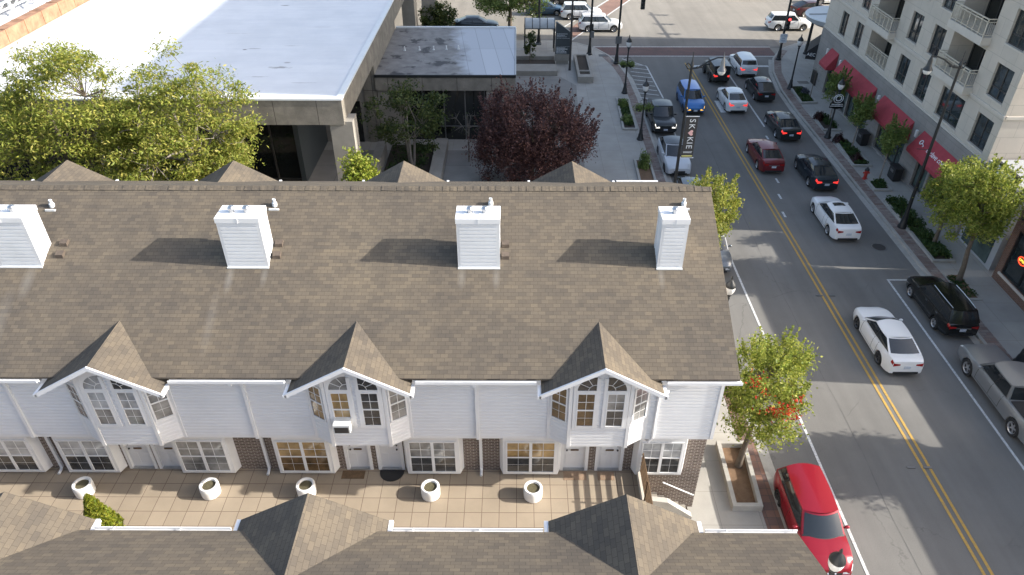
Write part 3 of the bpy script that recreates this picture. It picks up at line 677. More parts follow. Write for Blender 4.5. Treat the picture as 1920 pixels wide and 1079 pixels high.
mb = MB(); siding(mb, (6.4, -1.6), (6.4, 10.15), 0, 10.4, zt=lambda s: SZ+min(10.73-(-1.6+s), -1.6+s+2.1)*.47-.15); siding(mb, (6.4, 10.15), (XW, 10.15), 0, SZ-.1)
siding(mb, (XW, -1.6), (6.4, -1.6), 0, SZ-.1); mb.build('wall', M['siding'], srow, True)
for xc in DOS:
    mb = MB(); mb.ext([(xc-1.5, 10.2, 4.5), (xc+1.5, 10.2, 4.5), (xc+1.5, 10.2, 7.6), (xc, 10.2, 8.38), (xc-1.5, 10.2, 7.6)], (0, .5, 0)); mb.build('dormer_wall', M['siding'], srow, True)

# ------------------------------------------------------------------ terrace furniture
def planter():
    t = thing('planter_pot', 'x', 'planter')
    mb = MB(); mb.lathe([(.27, 0), (.315, .04), (.325, .30), (.32, .46), (.30, .485), (.245, .485), (.225, .46), (.22, .38)], n=28); mb.build('pot', M['fibre'], t, smooth=40)
    mb = MB(); mb.lathe([(.225, .36), (.222, .415), (.1, .425), (0.01, .42)], n=20); mb.build('soil', M['potting'], t)
    return t
p0 = planter()
for i, (x, y, lab) in enumerate(((-14.73, 16.22, 'leftmost white round planter pot on the terrace, above the clipped evergreen'), (-10.4, 16.2, 'second white round planter pot from the left on the terrace'),
    (-7.11, 16.22, 'white round planter pot directly above the peak of the foreground gable'), (-2.86, 16.17, 'white round planter pot between the black half round doormat and the downspout'), (.63, 16.14, 'rightmost white round planter pot on the terrace'))):
    o = p0 if i == 0 else copy_tree(p0); o.location = (x, y, TZ); o.rotation_euler.z = i*1.3; tag(o, lab, 'planter', 'white planter pots along the terrace')
def rug(x0, x1, y0, y1, mat, lab, half=False):
    mb = MB()
    if half: mb.prism([(x0, y1), (x0, y1-.06)]+[((x0+x1)/2-(x1-x0)/2*math.cos(math.pi*i/14), y1-.06-(y1-y0-.06)*math.sin(math.pi*i/14)) for i in range(1, 14)]+[(x1, y1-.06), (x1, y1)], TZ+.003, TZ+.02)
    else:
        mb.box(x0, x1, y0, y1, TZ+.003, TZ+.014); mb.box(x0+.05, x1-.05, y0+.05, y1-.05, TZ+.014, TZ+.018)
    tag(mb.build('doormat', mat, None, loc=((x0+x1)/2, (y0+y1)/2, TZ)), lab, 'doormat', 'doormats by the front doors')
rug(-6.08, -5.28, 16.86, 17.22, M['mat_brown'], 'worn dark brown doormat at the door left of the black half round mat')
rug(-4.76, -3.9, 16.74, 17.24, M['rubber'], 'black half round doormat', True)
rug(1.72, 2.52, 16.84, 17.22, M['mat_tan'], 'tan rectangular doormat at the door right of the last planter pot')
rug(2.92, 3.5, 16.84, 17.22, M['mat_tan'], 'pale patterned doormat at the last door beside the stairs')
# window air conditioner
ac = thing('air_conditioner', 'white window air conditioner unit sticking out of the middle bay window', 'air conditioner', (-5.39, 16.2, 5.5))
MB().box(-.26, .26, -.34, .12, 0, .34).build('case', M['white_metal'], ac)
mb = MB(); mb.box(-.22, .22, -.355, -.34, .03, .27)
for k in range(6): mb.box(-.22, .22, -.365, -.355, .05+k*.04, .065+k*.04)
mb.build('grille', M['bronze'], ac)
# slatted railing on a coping wall, stairs down to the street, handrail
rl = thing('railing', 'brown horizontal slat railing on a pale coping beside the stairs', 'railing', (4.4, 16.6, TZ))
mb = MB(); mb.box(4.3, 4.5, 14.2, 17.28, TZ-.1, TZ+.28); mb.build('coping', M['limestone_plain'], rl, True)
mb = MB()
for k in range(5): mb.box(4.37, 4.41, 14.2, 17.25, TZ+.36+k*.2, TZ+.36+k*.2+.085)
mb.build('slat', M['mat_brown'], rl, True)
for y in (14.3, 15.75, 17.2): MB().box(4.34, 4.37, y-.035, y+.035, TZ+.28, TZ+1.28).build('post', M['mat_brown'], rl, True)
st = thing('stairs', 'concrete stairs from the terrace down to the pavement along the dark brick wall', 'stairs', (5.5, 16.6, 0))
mb = MB()
for k in range(5): mb.box(4.56 if k == 0 else 4.9+k*.28, 5.18+k*.28, 15.92, 17.29, 0, .95-.17*k)
mb.build('steps', M['concrete'], st, True)
MB().ext([(4.56, 15.7, 2.5), (5.15, 15.7, 2.4), (6.05, 15.7, 1.65), (6.05, 15.7, 0), (4.56, 15.7, 0)], (0, .2, 0)).build('side_wall', M['kerb'], st, True)
hr = thing('handrail', 'thin white handrail slanting down the brick wall over the stairs', 'handrail', (5.4, 17.25, 1.4))
mb = MB(); mb.tube([(5.3, 17.2, 1.62), (6.5, 17.2, .92)], .025, 6); mb.build('rail', M['white_metal'], hr, True)
mb = MB(); mb.tube([(5.5, 17.3, 1.5), (5.5, 17.2, 1.5)], .015, 5); mb.tube([(6.3, 17.3, 1.03), (6.3, 17.2, 1.03)], .015, 5); mb.build('bracket', M['steel'], hr, True)

# ------------------------------------------------------------------ CIVIC BUILDING with the big white roof
cv = thing('civic_building', 'concrete building with a huge flat white roof, deep fascia and dark glazing', 'building', (-30, 55, 0))
CX, CY, CZ = -9.55, 38.35, 7.6
mb = MB(); mb.box(-90, CX-.1, CY+.1, 95, CZ-.3, CZ); mb.build('roof', M['membrane'], cv, True)
mb = MB(); mb.box(-90, CX+.05, CY-.05, CY+.32, CZ-.02, CZ+.07); mb.box(CX-.32, CX+.05, CY+.32, 95, CZ-.02, CZ+.07); mb.build('roof_edge', M['white_metal'], cv, True)
mb = MB(); mb.box(-90, CX, CY, CY+.45, CZ-1.45, CZ-.02); mb.box(CX-.45, CX, CY+.45, 95, CZ-1.45, CZ-.02); mb.box(-90, CX-.45, CY+.45, 47, CZ-1.0, CZ-.9); mb.build('fascia', M['fascia'], cv, True)
for x in (-10.4, -24, -38): MB().box(x, x+1.28, CY+.1, CY+1.3, .1, CZ-1.3).build('pillar', M['concrete'], cv, True)
mb = MB(); mb.box(-90, -14.0, 43.2, 43.4, .1, CZ-1); gl = mb.build('glazing', M['glass_dark'], cv, True)
mb = MB(); x = -14.0
while x > -60: mb.box(x-.05, x+.05, 43.1, 43.2, .1, CZ-1); x -= 1.55
for z in (.3, 4.9): mb.box(-60, -14.0, 43.12, 43.19, z, z+.09)
mb.build('mullion', M['bronze'], gl, True)
MB().box(-14.0, -13.7, 43, 60, .1, CZ-1).build('wall', M['sign_grey'], cv, True); MB().box(-13.7, -10.3, 49.5, 49.8, .1, CZ-1).build('wall', M['concrete'], cv, True)
mb = MB(); mb.box(-10.6, -9.75, 49.4, 60, .1, CZ-1.2); mb.build('wall', M['fascia'], cv, True)
mb = MB(); mb.box(-12.9, -11.0, 49.4, 49.48, .15, 3.2); mb.build('door', M['glass_dark'], cv, True)
MB().box(-10.9, -9.7, 72, 74, .1, CZ-1.3).build('pillar', M['concrete'], cv, True); MB().box(-9.3, -8.0, 74.6, 75.6, .1, 4.6).build('pillar', M['concrete'], cv, True)
mb = MB(); mb.box(-33.9, -33.1, 36, 95, CZ+.05, CZ+.95)
for k in range(26):
    y = 37+k*2.2; mb.box(-33.93, -33.07, y-.04, y+.04, CZ+.05, CZ+.98)
mb.build('edge_beam', M['rust'], cv, True)
# rooftop plant beyond the beam
rp = thing('rooftop_unit', 'white rooftop mechanical unit on a steel frame behind the rusty beam', 'rooftop unit', (-40, 50, CZ))
mb = MB(); mb.box(-44, -36.8, 47, 52.5, CZ+1.3, CZ+3.4); mb.box(-44, -36.6, 46.9, 52.6, CZ+1.05, CZ+1.2); mb.build('housing', M['white_metal'], rp, True)
mb = MB()
for y in (47.2, 49.8, 52.3, 55, 58):
    for x in (-36.9, -40): mb.box(x-.09, x+.09, y-.09, y+.09, CZ, CZ+1.2)
for z in (.5, .95): mb.box(-36.95, -36.8, 47, 60, CZ+z, CZ+z+.1); mb.box(-40.05, -39.9, 47, 60, CZ+z, CZ+z+.1)
for y in (53.5, 55.5, 57.5): mb.box(-44, -36.8, y-.06, y+.06, CZ+1.0, CZ+1.1); mb.tube([(-36.9, y-1, CZ), (-36.9, y+1, CZ+1.0)], .05, 5)
mb.build('frame', M['white_metal'], rp, True)
MB().box(-43, -38, 54, 60, CZ+.1, CZ+.7).build('duct', M['grey_metal'], rp, True)

# ------------------------------------------------------------------ ANNEX (low entrance pavilion)
ax = thing('annex_building', 'low concrete entrance pavilion with a patched grey membrane roof', 'building', (-5, 55, 0))
AX0, AX1, AY0, AY1, AZ = -9.74, -.03, 49.25, 60.3, 5.15
mb = MB().box(AX0, AX1-.05, AY0+.05, AY1-.05, AZ-.14, AZ); mb.build('roof', annexroof('annexroof'), ax, True)
mb = MB(); mb.box(AX0, AX1+.04, AY0-.05, AY0+.02, AZ-.16, AZ+.03); mb.build('roof_edge', M['black_metal'], ax, True)
mb = MB(); mb.box(AX1, AX1+.05, AY0+.03, AY1, AZ-.16, AZ+.05); mb.box(AX0, AX1, AY1, AY1+.2, AZ-.16, AZ+.1); mb.build('roof_edge', M['white_metal'], ax, True)
mb = MB(); mb.box(AX0, AX1, AY0+.02, AY0+.4, AZ-1.1, AZ-.16); mb.box(AX1-.4, AX1, AY0+.4, AY1, AZ-1.1, AZ-.16); mb.build('fascia', M['fascia'], ax, True)
for q in ((-9.7, -8.2, 49.5, 49.9), (-2.05, -1.62, 49.45, 49.9), (-.95, -.06, 49.45, 60)): MB().box(*q, .1, AZ-1.1).build('wall', M['concrete'], ax, True)
mb = MB(); mb.box(-8.2, -2.05, 49.9, 50.0, .1, AZ-1.1); mb.box(-1.62, -.95, 49.9, 50.0, .1, AZ-1.1); g = mb.build('glazing', M['glass_dark'], ax, True)
mb = MB()
for x in (-8.1, -6.6, -5.1, -3.6, -2.2): mb.box(x-.04, x+.04, 49.82, 49.9, .1, AZ-1.1)
mb.box(-8.2, -2.05, 49.83, 49.89, 1.15, 1.22); mb.build('mullion', M['grey_metal'], g, True)
for i, x in enumerate((-8.3, -7.2, -6.15, -5.2, -4.3)):
    mb = MB(); mb.lathe([(.09, AZ), (.07, AZ+.05), (.05, AZ+.06), (.05, AZ+.28), (.035, AZ+.28)], (x, 54.6+i*.08, 0), 10); mb.build('roof_vent', M['white_metal'], ax, True, 40)
def block(name, lab, cat, x0, x1, y0, y1, z0, z1, mat, bev=.02, group=None):
    bm = bmesh.new(); bmesh.ops.create_cube(bm, size=1)
    for v in bm.verts: v.co = Vector((v.co.x*(x1-x0), v.co.y*(y1-y0), (v.co.z+.5)*(z1-z0)))
    bmesh.ops.bevel(bm, geom=bm.edges[:], offset=bev, segments=2, affect='EDGES')
    me = bpy.data.meshes.new(name); bm.to_mesh(me); bm.free(); me.materials.append(mat)
    o = bpy.data.objects.new(name, me); COL.objects.link(o); o.location = ((x0+x1)/2, (y0+y1)/2, z0); return tag(o, lab, cat, group)
block('courtyard_wall', 'broad low concrete wall running beside the purple leaved tree', 'wall', -5.68, -4.84, 39.5, 48.8, .1, .72, M['concrete'])
block('courtyard_wall', 'low concrete wall by the dark doorway beneath the white roof', 'wall', -9.6, -9.0, 41.5, 47.2, .1, 1.2, M['concrete'])
block('concrete_bench', 'long concrete bench slab nearest the annex corner, in front of the planted strip', 'bench', -.02, 3.68, 63.4, 65.3, .12, .56, M['concrete'], .03)
block('concrete_bench', 'long concrete bench slab right in front of the bus shelter', 'bench', -.02, 3.55, 67.25, 69.0, .12, .62, M['concrete'], .03)

# ------------------------------------------------------------------ CREAM APARTMENT TOWER
tw = thing('apartment_building', 'tall cream stone apartment building with balconies and red shop awnings', 'building', (32, 50, 0))
TX, T0, T1, TH, GB = 25.7, 36.5, 62.25, 33.4, 4.75
PT = Pl((TX, 0, 0), (0, 1, 0), (-1, 0, 0))
FL = [5.12+2.76*k for k in range(10)]
cols = [(37.12, 38.75), (44.4, 45.85), (47.32, 48.8), (55.05, 56.42), (58.0, 59.3)]
ops = []; winl = []; recl = []
for k, z in enumerate(FL):
    for a, b in cols: winl.append((a, b, z, z+1.75))
    if k == 0: winl.append((40.2, 42.85, z, z+1.75)); recl.append((50.3, 53.75, z-.1, z+1.85, k, 0))
    else: recl.append((40.1, 43.6, z-.22, z+1.95, k, 1)); recl.append((50.3, 53.75, z-.22, z+1.95, k, 1))
mb = MB()
wall_open(mb, PT, T0, T1, GB, TH, [(a, b, c, d, -.22) for a, b, c, d in winl]+[(a, b, c, d, -1.5) for a, b, c, d, k, f in recl], -.2)
ch = [(TX, T1), (30.4, 72.8), (48, 72.8), (48, T0), (TX, T0)]
for (x0, y0), (x1, y1) in zip(ch, ch[1:]): mb.quad((x0, y0, GB), (x1, y1, GB), (x1, y1, TH), (x0, y0, TH))
tw_wall = mb.build('wall', M['limestone'], tw, True)
mb = MB(); mb.quad(*[(x, y, TH-.8) for x, y in ch[:4]+[(TX, T0)]][:5]); mb.build('roof', M['membrane'], tw, True)
mb = MB()
stores = [(37.6, 39.2), (39.5, 41.0), (41.2, 42.7), (44.7, 46.6), (46.8, 48.7), (50.6, 52.6), (52.8, 54.4), (54.6, 56.4), (58.1, 59.3)]
PG = Pl((TX-.06, 0, 0), (0, 1, 0), (-1, 0, 0))
wall_open(mb, PG, T0-.06, T1+.03, 0, GB, [(a, b, .25, 2.9, -.3) for a, b in stores], -.3)
c2 = [(TX-.06, T1+.03), (30.35, 72.86), (48, 72.86), (48, T0-.06), (TX-.06, T0-.06)]
for (x0, y0), (x1, y1) in zip(c2, c2[1:]): mb.quad((x0, y0, 0), (x1, y1, 0), (x1, y1, GB), (x0, y0, GB))
mb.quad(*[(x, y, GB) for x, y in c2]); mb.build('base_wall', M['greystone'], tw, True)
mb = MB()
for z, d, h in ((FL[1]-.55, .07, .16), (GB+.02, .05, .12), (FL[4]-.5, .07, .16), (FL[8]-.5, .07, .16), (TH-.5, .14, .4)):
    pbox(mb, PT, T0-d, T1, z, z+h, -.05, d); mb.box(TX, 47, T0-d, T0+.05, z, z+h)
mb.build('string_course', M['limestone_plain'], tw, True)
for k, (a, b, c, d) in enumerate(winl):
    mb = MB(); fw = .06
    for u0, u1, q0, q1 in ((a, b, c, c+fw), (a, b, d-fw, d), (a, a+fw, c+fw, d-fw), (b-fw, b, c+fw, d-fw), ((a+b)/2-.04, (a+b)/2+.04, c+fw, d-fw), (a+fw, b-fw, c+.5, c+.55)): pbox(mb, PT, u0, u1, q0, q1, -.2, -.13)
    w = mb.build('window', M['bronze'], tw, True)
    mb = MB(); pbox(mb, PT, a+.02, b-.02, c+.02, d-.02, -.22, -.17); mb.build('window_pane', M['glass_room' if k % 3 == 0 else 'glass'], w, True)
    if c < 14:
        mb = MB(); pbox(mb, PT, a-.06, b+.06, c-.09, c-.005, -.1, .04); mb.build('sill', M['limestone_plain'], w, True)
for a, b, c, d, k, fl in recl:
    g = MB(); pbox(g, PT, a+.05, b-.05, c+.12, d-.03, -1.46, -1.4); gd = g.build('balcony_door', M['glass_dark'], tw, True)
    g = MB()
    for u in (a+.05, a+(b-a)*.33, a+(b-a)*.66, b-.1): pbox(g, PT, u, u+.07, c+.12, d-.1, -1.4, -1.35)
    pbox(g, PT, a+.05, b-.05, d-.1, d-.03, -1.4, -1.35); g.build('door_frame', M['bronze'], gd, True)
    g = MB(); pbox(g, PT, a+.01, b-.01, c, c+.1, -1.45, -.01)
    if fl: pbox(g, PT, a-.12, b+.12, c-.32, c+.1, -.005, .52)
    s = g.build('balcony', M['limestone_plain'], tw, True)
    g = MB(); D = .48 if fl else -.05; zr = c+1.02
    def bar(u0, u1, q0, q1, d0, d1): pbox(g, PT, u0, u1, q0, q1, d0, d1)
    A, B = (a-.06, b+.06) if fl else (a+.02, b-.02)
    bar(A, B, zr, zr+.055, D-.05, D+.02); bar(A, B, zr-.14, zr-.10, D-.03, D); bar(A, B, c+.18, c+.22, D-.03, D)
    n = 6
    for i in range(n+1):
        u = A+(B-A-.05)*i/n; bar(u, u+.05, c+.1, zr, D-.04, D+.01)
    u = A+.1
    while u < B: bar(u, u+.016, c+.2, zr-.11, D-.025, D-.008); u += .105
    if fl:
        for u in (A, B-.05):
            bar(u, u+.05, zr, zr+.055, 0, D-.05); bar(u+.01, u+.04, zr-.14, zr-.10, 0, D-.03); bar(u+.01, u+.04, c+.18, c+.22, 0, D-.03)
            q = .1
            while q < D-.08: bar(u+.017, u+.033, c+.2, zr-.11, q, q+.016); q += .105
    g.build('railing', M['railing'], s, True)
for a, b in stores:
    mb = MB(); pbox(mb, PG, a+.03, b-.03, .28, 2.88, -.28, -.22); g = mb.build('shop_window', M['glass_store'], tw, True)
    mb = MB()
    for u in (a, (a+b)/2-.03, b-.06): pbox(mb, PG, u, u+.06, .25, 2.9, -.22, -.16)
    pbox(mb, PG, a, b, .25, .33, -.215, -.155); pbox(mb, PG, a, b, 2.1, 2.16, -.215, -.155); mb.build('window_frame', M['bronze'], g, True)
AW = [(37.0, 43.02), (44.42, 49.1), (50.35, 56.7), (57.9, 59.5)]
for i, (a, b) in enumerate(AW):
    mb = MB(); P1 = PG; z1, z0, d = 3.86, 2.78, .78
    mb.quad(P1(a, z1, .01), P1(b, z1, .01), P1(b, z0, d), P1(a, z0, d)); mb.quad(P1(a, z0, d), P1(b, z0, d), P1(b, z0-.22, d+.005), P1(a, z0-.22, d+.005))
    for u in (a, b): mb.quad(P1(u, z1, .01), P1(u, z0, d), P1(u, z0-.22, d+.005), P1(u, z0-.2, .01))
    aw = mb.build('awning', M['awning'], tw, True)
    if i == 0:
        nrm = Vector((-(z1-z0), 0, d)).normalized(); up = Vector((d, 0, z1-z0)).normalized()
        mid = Vector(P1(39.75, (z1+z0)/2-.02, (d+.01)/2))+nrm*.012
        tm = MB(); text_into(tm, 'enclave coworking', .44, frame_matrix(mid, (0, -1, 0), up), .008)
        k0 = Vector(P1(42.25, (z1+z0)/2+.10, (d+.01)/2))+nrm*.012
        kk = [k0+Vector((0, -math.cos(t)*.13, 0))+up*math.sin(t)*.13 for t in [2*math.pi*i/12 for i in range(13)]]; tm.tube(kk, .03, 5)
        tm.tube([k0+Vector((0, -.13, 0)), k0+Vector((0, -.13-.3, 0))-up*.09], .025, 5); tm.tube([k0+Vector((0, -.4, 0))-up*.08, k0+Vector((0, -.38, 0))-up*.17], .022, 5)
        tm.build('lettering', M['sign_white'], aw, True)
for y in (43.7, 49.7, 57.2, 60.1):
    mb = MB(); pbox(mb, PG, y-.11, y+.11, 3.15, 3.6, .0, .12); mb.build('wall_lamp', M['globe'], tw, True)
mb = MB(); pbox(mb, PG, 61.0, 62.0, .15, 1.25, .01, .1)
for k in range(7): pbox(mb, PG, 61.05+k*.14, 61.1+k*.14, .2, 1.2, .1, .13)
mb.build('louvre', M['bronze'], tw, True)
# rounded glass entrance canopy and the black entrance awning with letters at the corner
mb = MB(); cc = (27.75, 64.2); mb.lathe([(.2, 5.26), (2.9, 5.2), (2.95, 5.12), (2.9, 5.08)], (cc[0], cc[1], 0), 40); cp = mb.build('canopy', M['sign_white'], tw, True, 30)
mb = MB(); mb.lathe([(2.92, 5.09), (2.8, 4.75), (2.2, 4.45), (.3, 4.4)], (cc[0], cc[1], 0), 40); mb.box(25.0, 30, 64.15, 64.25, 5.2, 5.29); mb.build('soffit', M['sagewall'], cp, True, 30)
dC = Vector((4.7, 10.55, 0)).normalized(); nC = Vector((-dC.y, dC.x, 0)); o = Vector((25.64, 62.28, 0))+dC*.15
def awp(s_, q, z): return o+dC*s_+nC*q+Vector((0, 0, z))
mb = MB(); mb.ext([awp(0, .85, 1.9), awp(0, .85, 2.5), awp(0, .02, 3.3), awp(0, .02, 1.9)], dC*3.2); ea = mb.build('entrance_awning', M['awning_dark'], tw, True)
mb = MB(); text_into(mb, 'AEC', .38, frame_matrix(awp(-.015, .42, 2.3), -nC, (0, 0, 1)), .01)
mb.build('lettering', M['sign_white'], ea, True)

# low link shop behind the street tree, and the brick shop
ls = thing('link_shop', 'low pale shop front mostly hidden behind the big street tree', 'shop', (30, 34.5, 0))
mb = MB(); mb.box(25.75, 44, 32.95, 36.42, 0, 5.05); mb.build('wall', M['sagewall'], ls, True)
mb = MB(); mb.box(25.35, 25.42, 33.3, 35.2, 4.1, 5.5); sp = mb.build('sign_panel', M['sign_white'], ls, True)
mb = MB(); mb.box(25.28, 25.47, 33.2, 35.3, 5.5, 5.62); mb.box(25.28, 25.47, 33.2, 33.3, 4.0, 5.5); mb.box(25.28, 25.47, 35.2, 35.3, 4.0, 5.5); mb.box(25.4, 25.75, 34.2, 34.3, 4.6, 4.7); mb.build('frame', M['black_metal'], sp, True)
mb = MB(); mb.box(25.7, 25.76, 33.4, 36.0, .3, 3.0); mb.build('shop_window', M['glass_store'], ls, True)
bs = thing('brick_shop', 'brown brick shop with dark windows and a red neon sign', 'shop', (32, 14, 0))
BX = 25.6; PK = Pl((BX, 0, 0), (0, 1, 0), (-1, 0, 0)); mb = MB()
sw = [(29.1, 31.9), (25.6, 28.4), (19.5, 24.6), (13, 18), (6, 11)]
wall_open(mb, PK, -25, 32.35, 0, 4.4, [(a, b, .75, 3.3, -.18) for a, b in sw], -.18)
for y0, y1, h in ((23.4, 32.35, 6.95), (19.6, 23.4, 4.4), (-25, 19.6, 5.95)):
    mb.quad((BX, y0, 4.4), (BX, y1, 4.4), (BX, y1, h), (BX, y0, h))
    mb.quad((BX, y0, h), (BX, y1, h), (44, y1, h), (44, y0, h)); mb.quad((BX, y0, 4.3), (44, y0, 4.3), (44, y0, h), (BX, y0, h)); mb.quad((BX, y1, 4.3), (44, y1, 4.3), (44, y1, h), (BX, y1, h))
mb.quad((BX, 32.35, 0), (44, 32.35, 0), (44, 32.35, 4.4), (BX, 32.35, 4.4)); mb.build('wall', M['brick_red'], bs, True)
for a, b in sw:
    mb = MB(); pbox(mb, PK, a+.04, b-.04, .78, 3.27, -.17, -.12); w = mb.build('shop_window', M['glass'], bs, True)
    mb = MB()
    for u in (a, (a+b)/2-.04, b-.08): pbox(mb, PK, u, u+.08, .76, 3.29, -.12, -.05)
    pbox(mb, PK, a, b, .76, .84, -.118, -.048); pbox(mb, PK, a, b, 3.21, 3.29, -.118, -.048); mb.build('window_frame', M['black_metal'], w, True)
    mb = MB(); pbox(mb, PK, a-.1, b+.1, .62, .745, -.15, .07); mb.build('sill', M['limestone_plain'], w, True)
ns = thing('neon_sign', 'red and yellow oval neon sign in the brick shop window', 'neon sign', (BX+.1, 30.8, 2.1))
oc = Vector((BX+.08, 30.95, 2.05)); MB().tube([oc+Vector((0, math.cos(t)*.3, math.sin(t)*.2)) for t in [2*math.pi*i/24 for i in range(25)]], .028, 6).build('tube', emit('neon_red', (1, .09, .03), .5), ns, True)
mb = MB(); text_into(mb, 'OPEN', .19, frame_matrix(oc, (0, -1, 0), (0, 0, 1)), .01); mb.build('lettering', emit('neon_yellow', (1, .75, .1), .4), ns, True)
bc = thing('brick_shop_camera', 'small dark dome lamp on the brick wall above the neon window', 'wall lamp', (BX, 31.9, 4.0)); bc.name = 'wall_lamp'
mb = MB(); mb.ball((-.1, 0, 0), .12); mb.build('dome', M['black_metal'], bc, smooth=60); MB().box(-.06, 0, -.06, .06, .02, .14).build('bracket', M['black_metal'], bc)

# ------------------------------------------------------------------ CARS
def paint(name, c, metal=.0, rough=.3):
    m, t, b = nm(name); b.inputs['Base Color'].default_value = c4(c); b.inputs['Roughness'].default_value = rough; b.inputs['Metallic'].default_value = metal
    b.inputs['Coat Weight'].default_value = .45; b.inputs['Coat Roughness'].default_value = .05; return m
M['car_glass'] = glassmat('car_glass', (.018, .022, .025), .05)
M['lens'] = simple('lens', (.55, .57, .6), .15, 0)
M['tail'] = simple('tail', (.30, .012, .012), .2, 0)
M['tail_on'] = emit('tail_on', (1, .05, .04), .42, (.5, .02, .02))
M['lamp_on'] = emit('lamp_on', (1, .95, .85), .7, (.8, .8, .8)); M['amber_on'] = emit('amber_on', (1, .55, .08), .5, (.8, .45, .08))
M['plate'] = simple('plate', (.5, .54, .6), .5, .2, 20)
M['trim_black'] = simple('trim_black', (.02, .02, .021), .55, .1, 5)
M['chrome'] = simple('chrome', (.6, .6, .6), .15, 0, metal=1)
M['rim_dark'] = simple('rim_dark', (.10, .10, .105), .35, 0, metal=.6)
M['rim'] = simple('rim', (.5, .5, .51), .3, 0, metal=.7)
SEDAN = dict(L=4.85, W=1.84, fo=.95, wb=2.8, wr=.345, gc=.2, top=[(-1, 1.0), (-.93, 1.09), (-.62, 1.11), (-.1, .98), (.36, .99), (.62, .95), (.80, .88), (.93, .78), (1, .66)], yA=.46, yA2=.09, yC2=-.42, yC=-.79, zr=1.46, wbelt=.87, wt=.55, tap=.21)
HATCH = dict(L=4.5, W=1.76, fo=.9, wb=2.7, wr=.32, gc=.2, top=[(-1, .98), (-.9, 1.06), (-.5, 1.05), (.3, .99), (.55, .94), (.80, .83), (.93, .72), (1, .58)], yA=.52, yA2=.10, yC2=-.45, yC=-.93, zr=1.50, wbelt=.84, wt=.58, tap=.16)
SUV = dict(L=4.7, W=1.88, fo=.92, wb=2.75, wr=.36, gc=.26, top=[(-1, 1.02), (-.93, 1.10), (-.4, 1.10), (.3, 1.07), (.6, 1.03), (.80, .97), (.92, .87), (1, .70)], yA=.44, yA2=.13, yC2=-.80, yC=-.95, zr=1.66, wbelt=.87, wt=.58, tap=.19, clad=True, bulge=.2)
SPORT = dict(L=4.93, W=1.98, fo=.93, wb=2.9, wr=.38, gc=.24, top=[(-1, 1.0), (-.93, 1.1), (-.5, 1.12), (0, 1.06), (.35, 1.02), (.62, .98), (.86, .88), (1, .70)], yA=.38, yA2=.03, yC2=-.50, yC=-.93, zr=1.63, wbelt=.82, wt=.56, tap=.18)
PICK = dict(L=5.4, W=1.92, fo=.95, wb=3.35, wr=.43, gc=.36, top=[(-1, 1.16), (-.25, 1.16), (.3, 1.14), (.6, 1.13), (.88, 1.09), (.96, 1.03), (1, .93)], yA=.47, yA2=.25, yC2=-.22, yC=-.28, zr=1.84, wbelt=.88, wt=.66, tap=.07, clad=True, bed=True)
JEEP = dict(L=4.3, W=1.62, fo=.65, wb=2.45, wr=.41, gc=.42, top=[(-1, 1.12), (.2, 1.12), (.35, 1.13), (.9, 1.08), (1, 1.04)], yA=.32, yA2=.22, yC2=-.93, yC=-.985, zr=1.86, wbelt=.93, wt=.82, tap=.10, flare=True, bulge=.03)
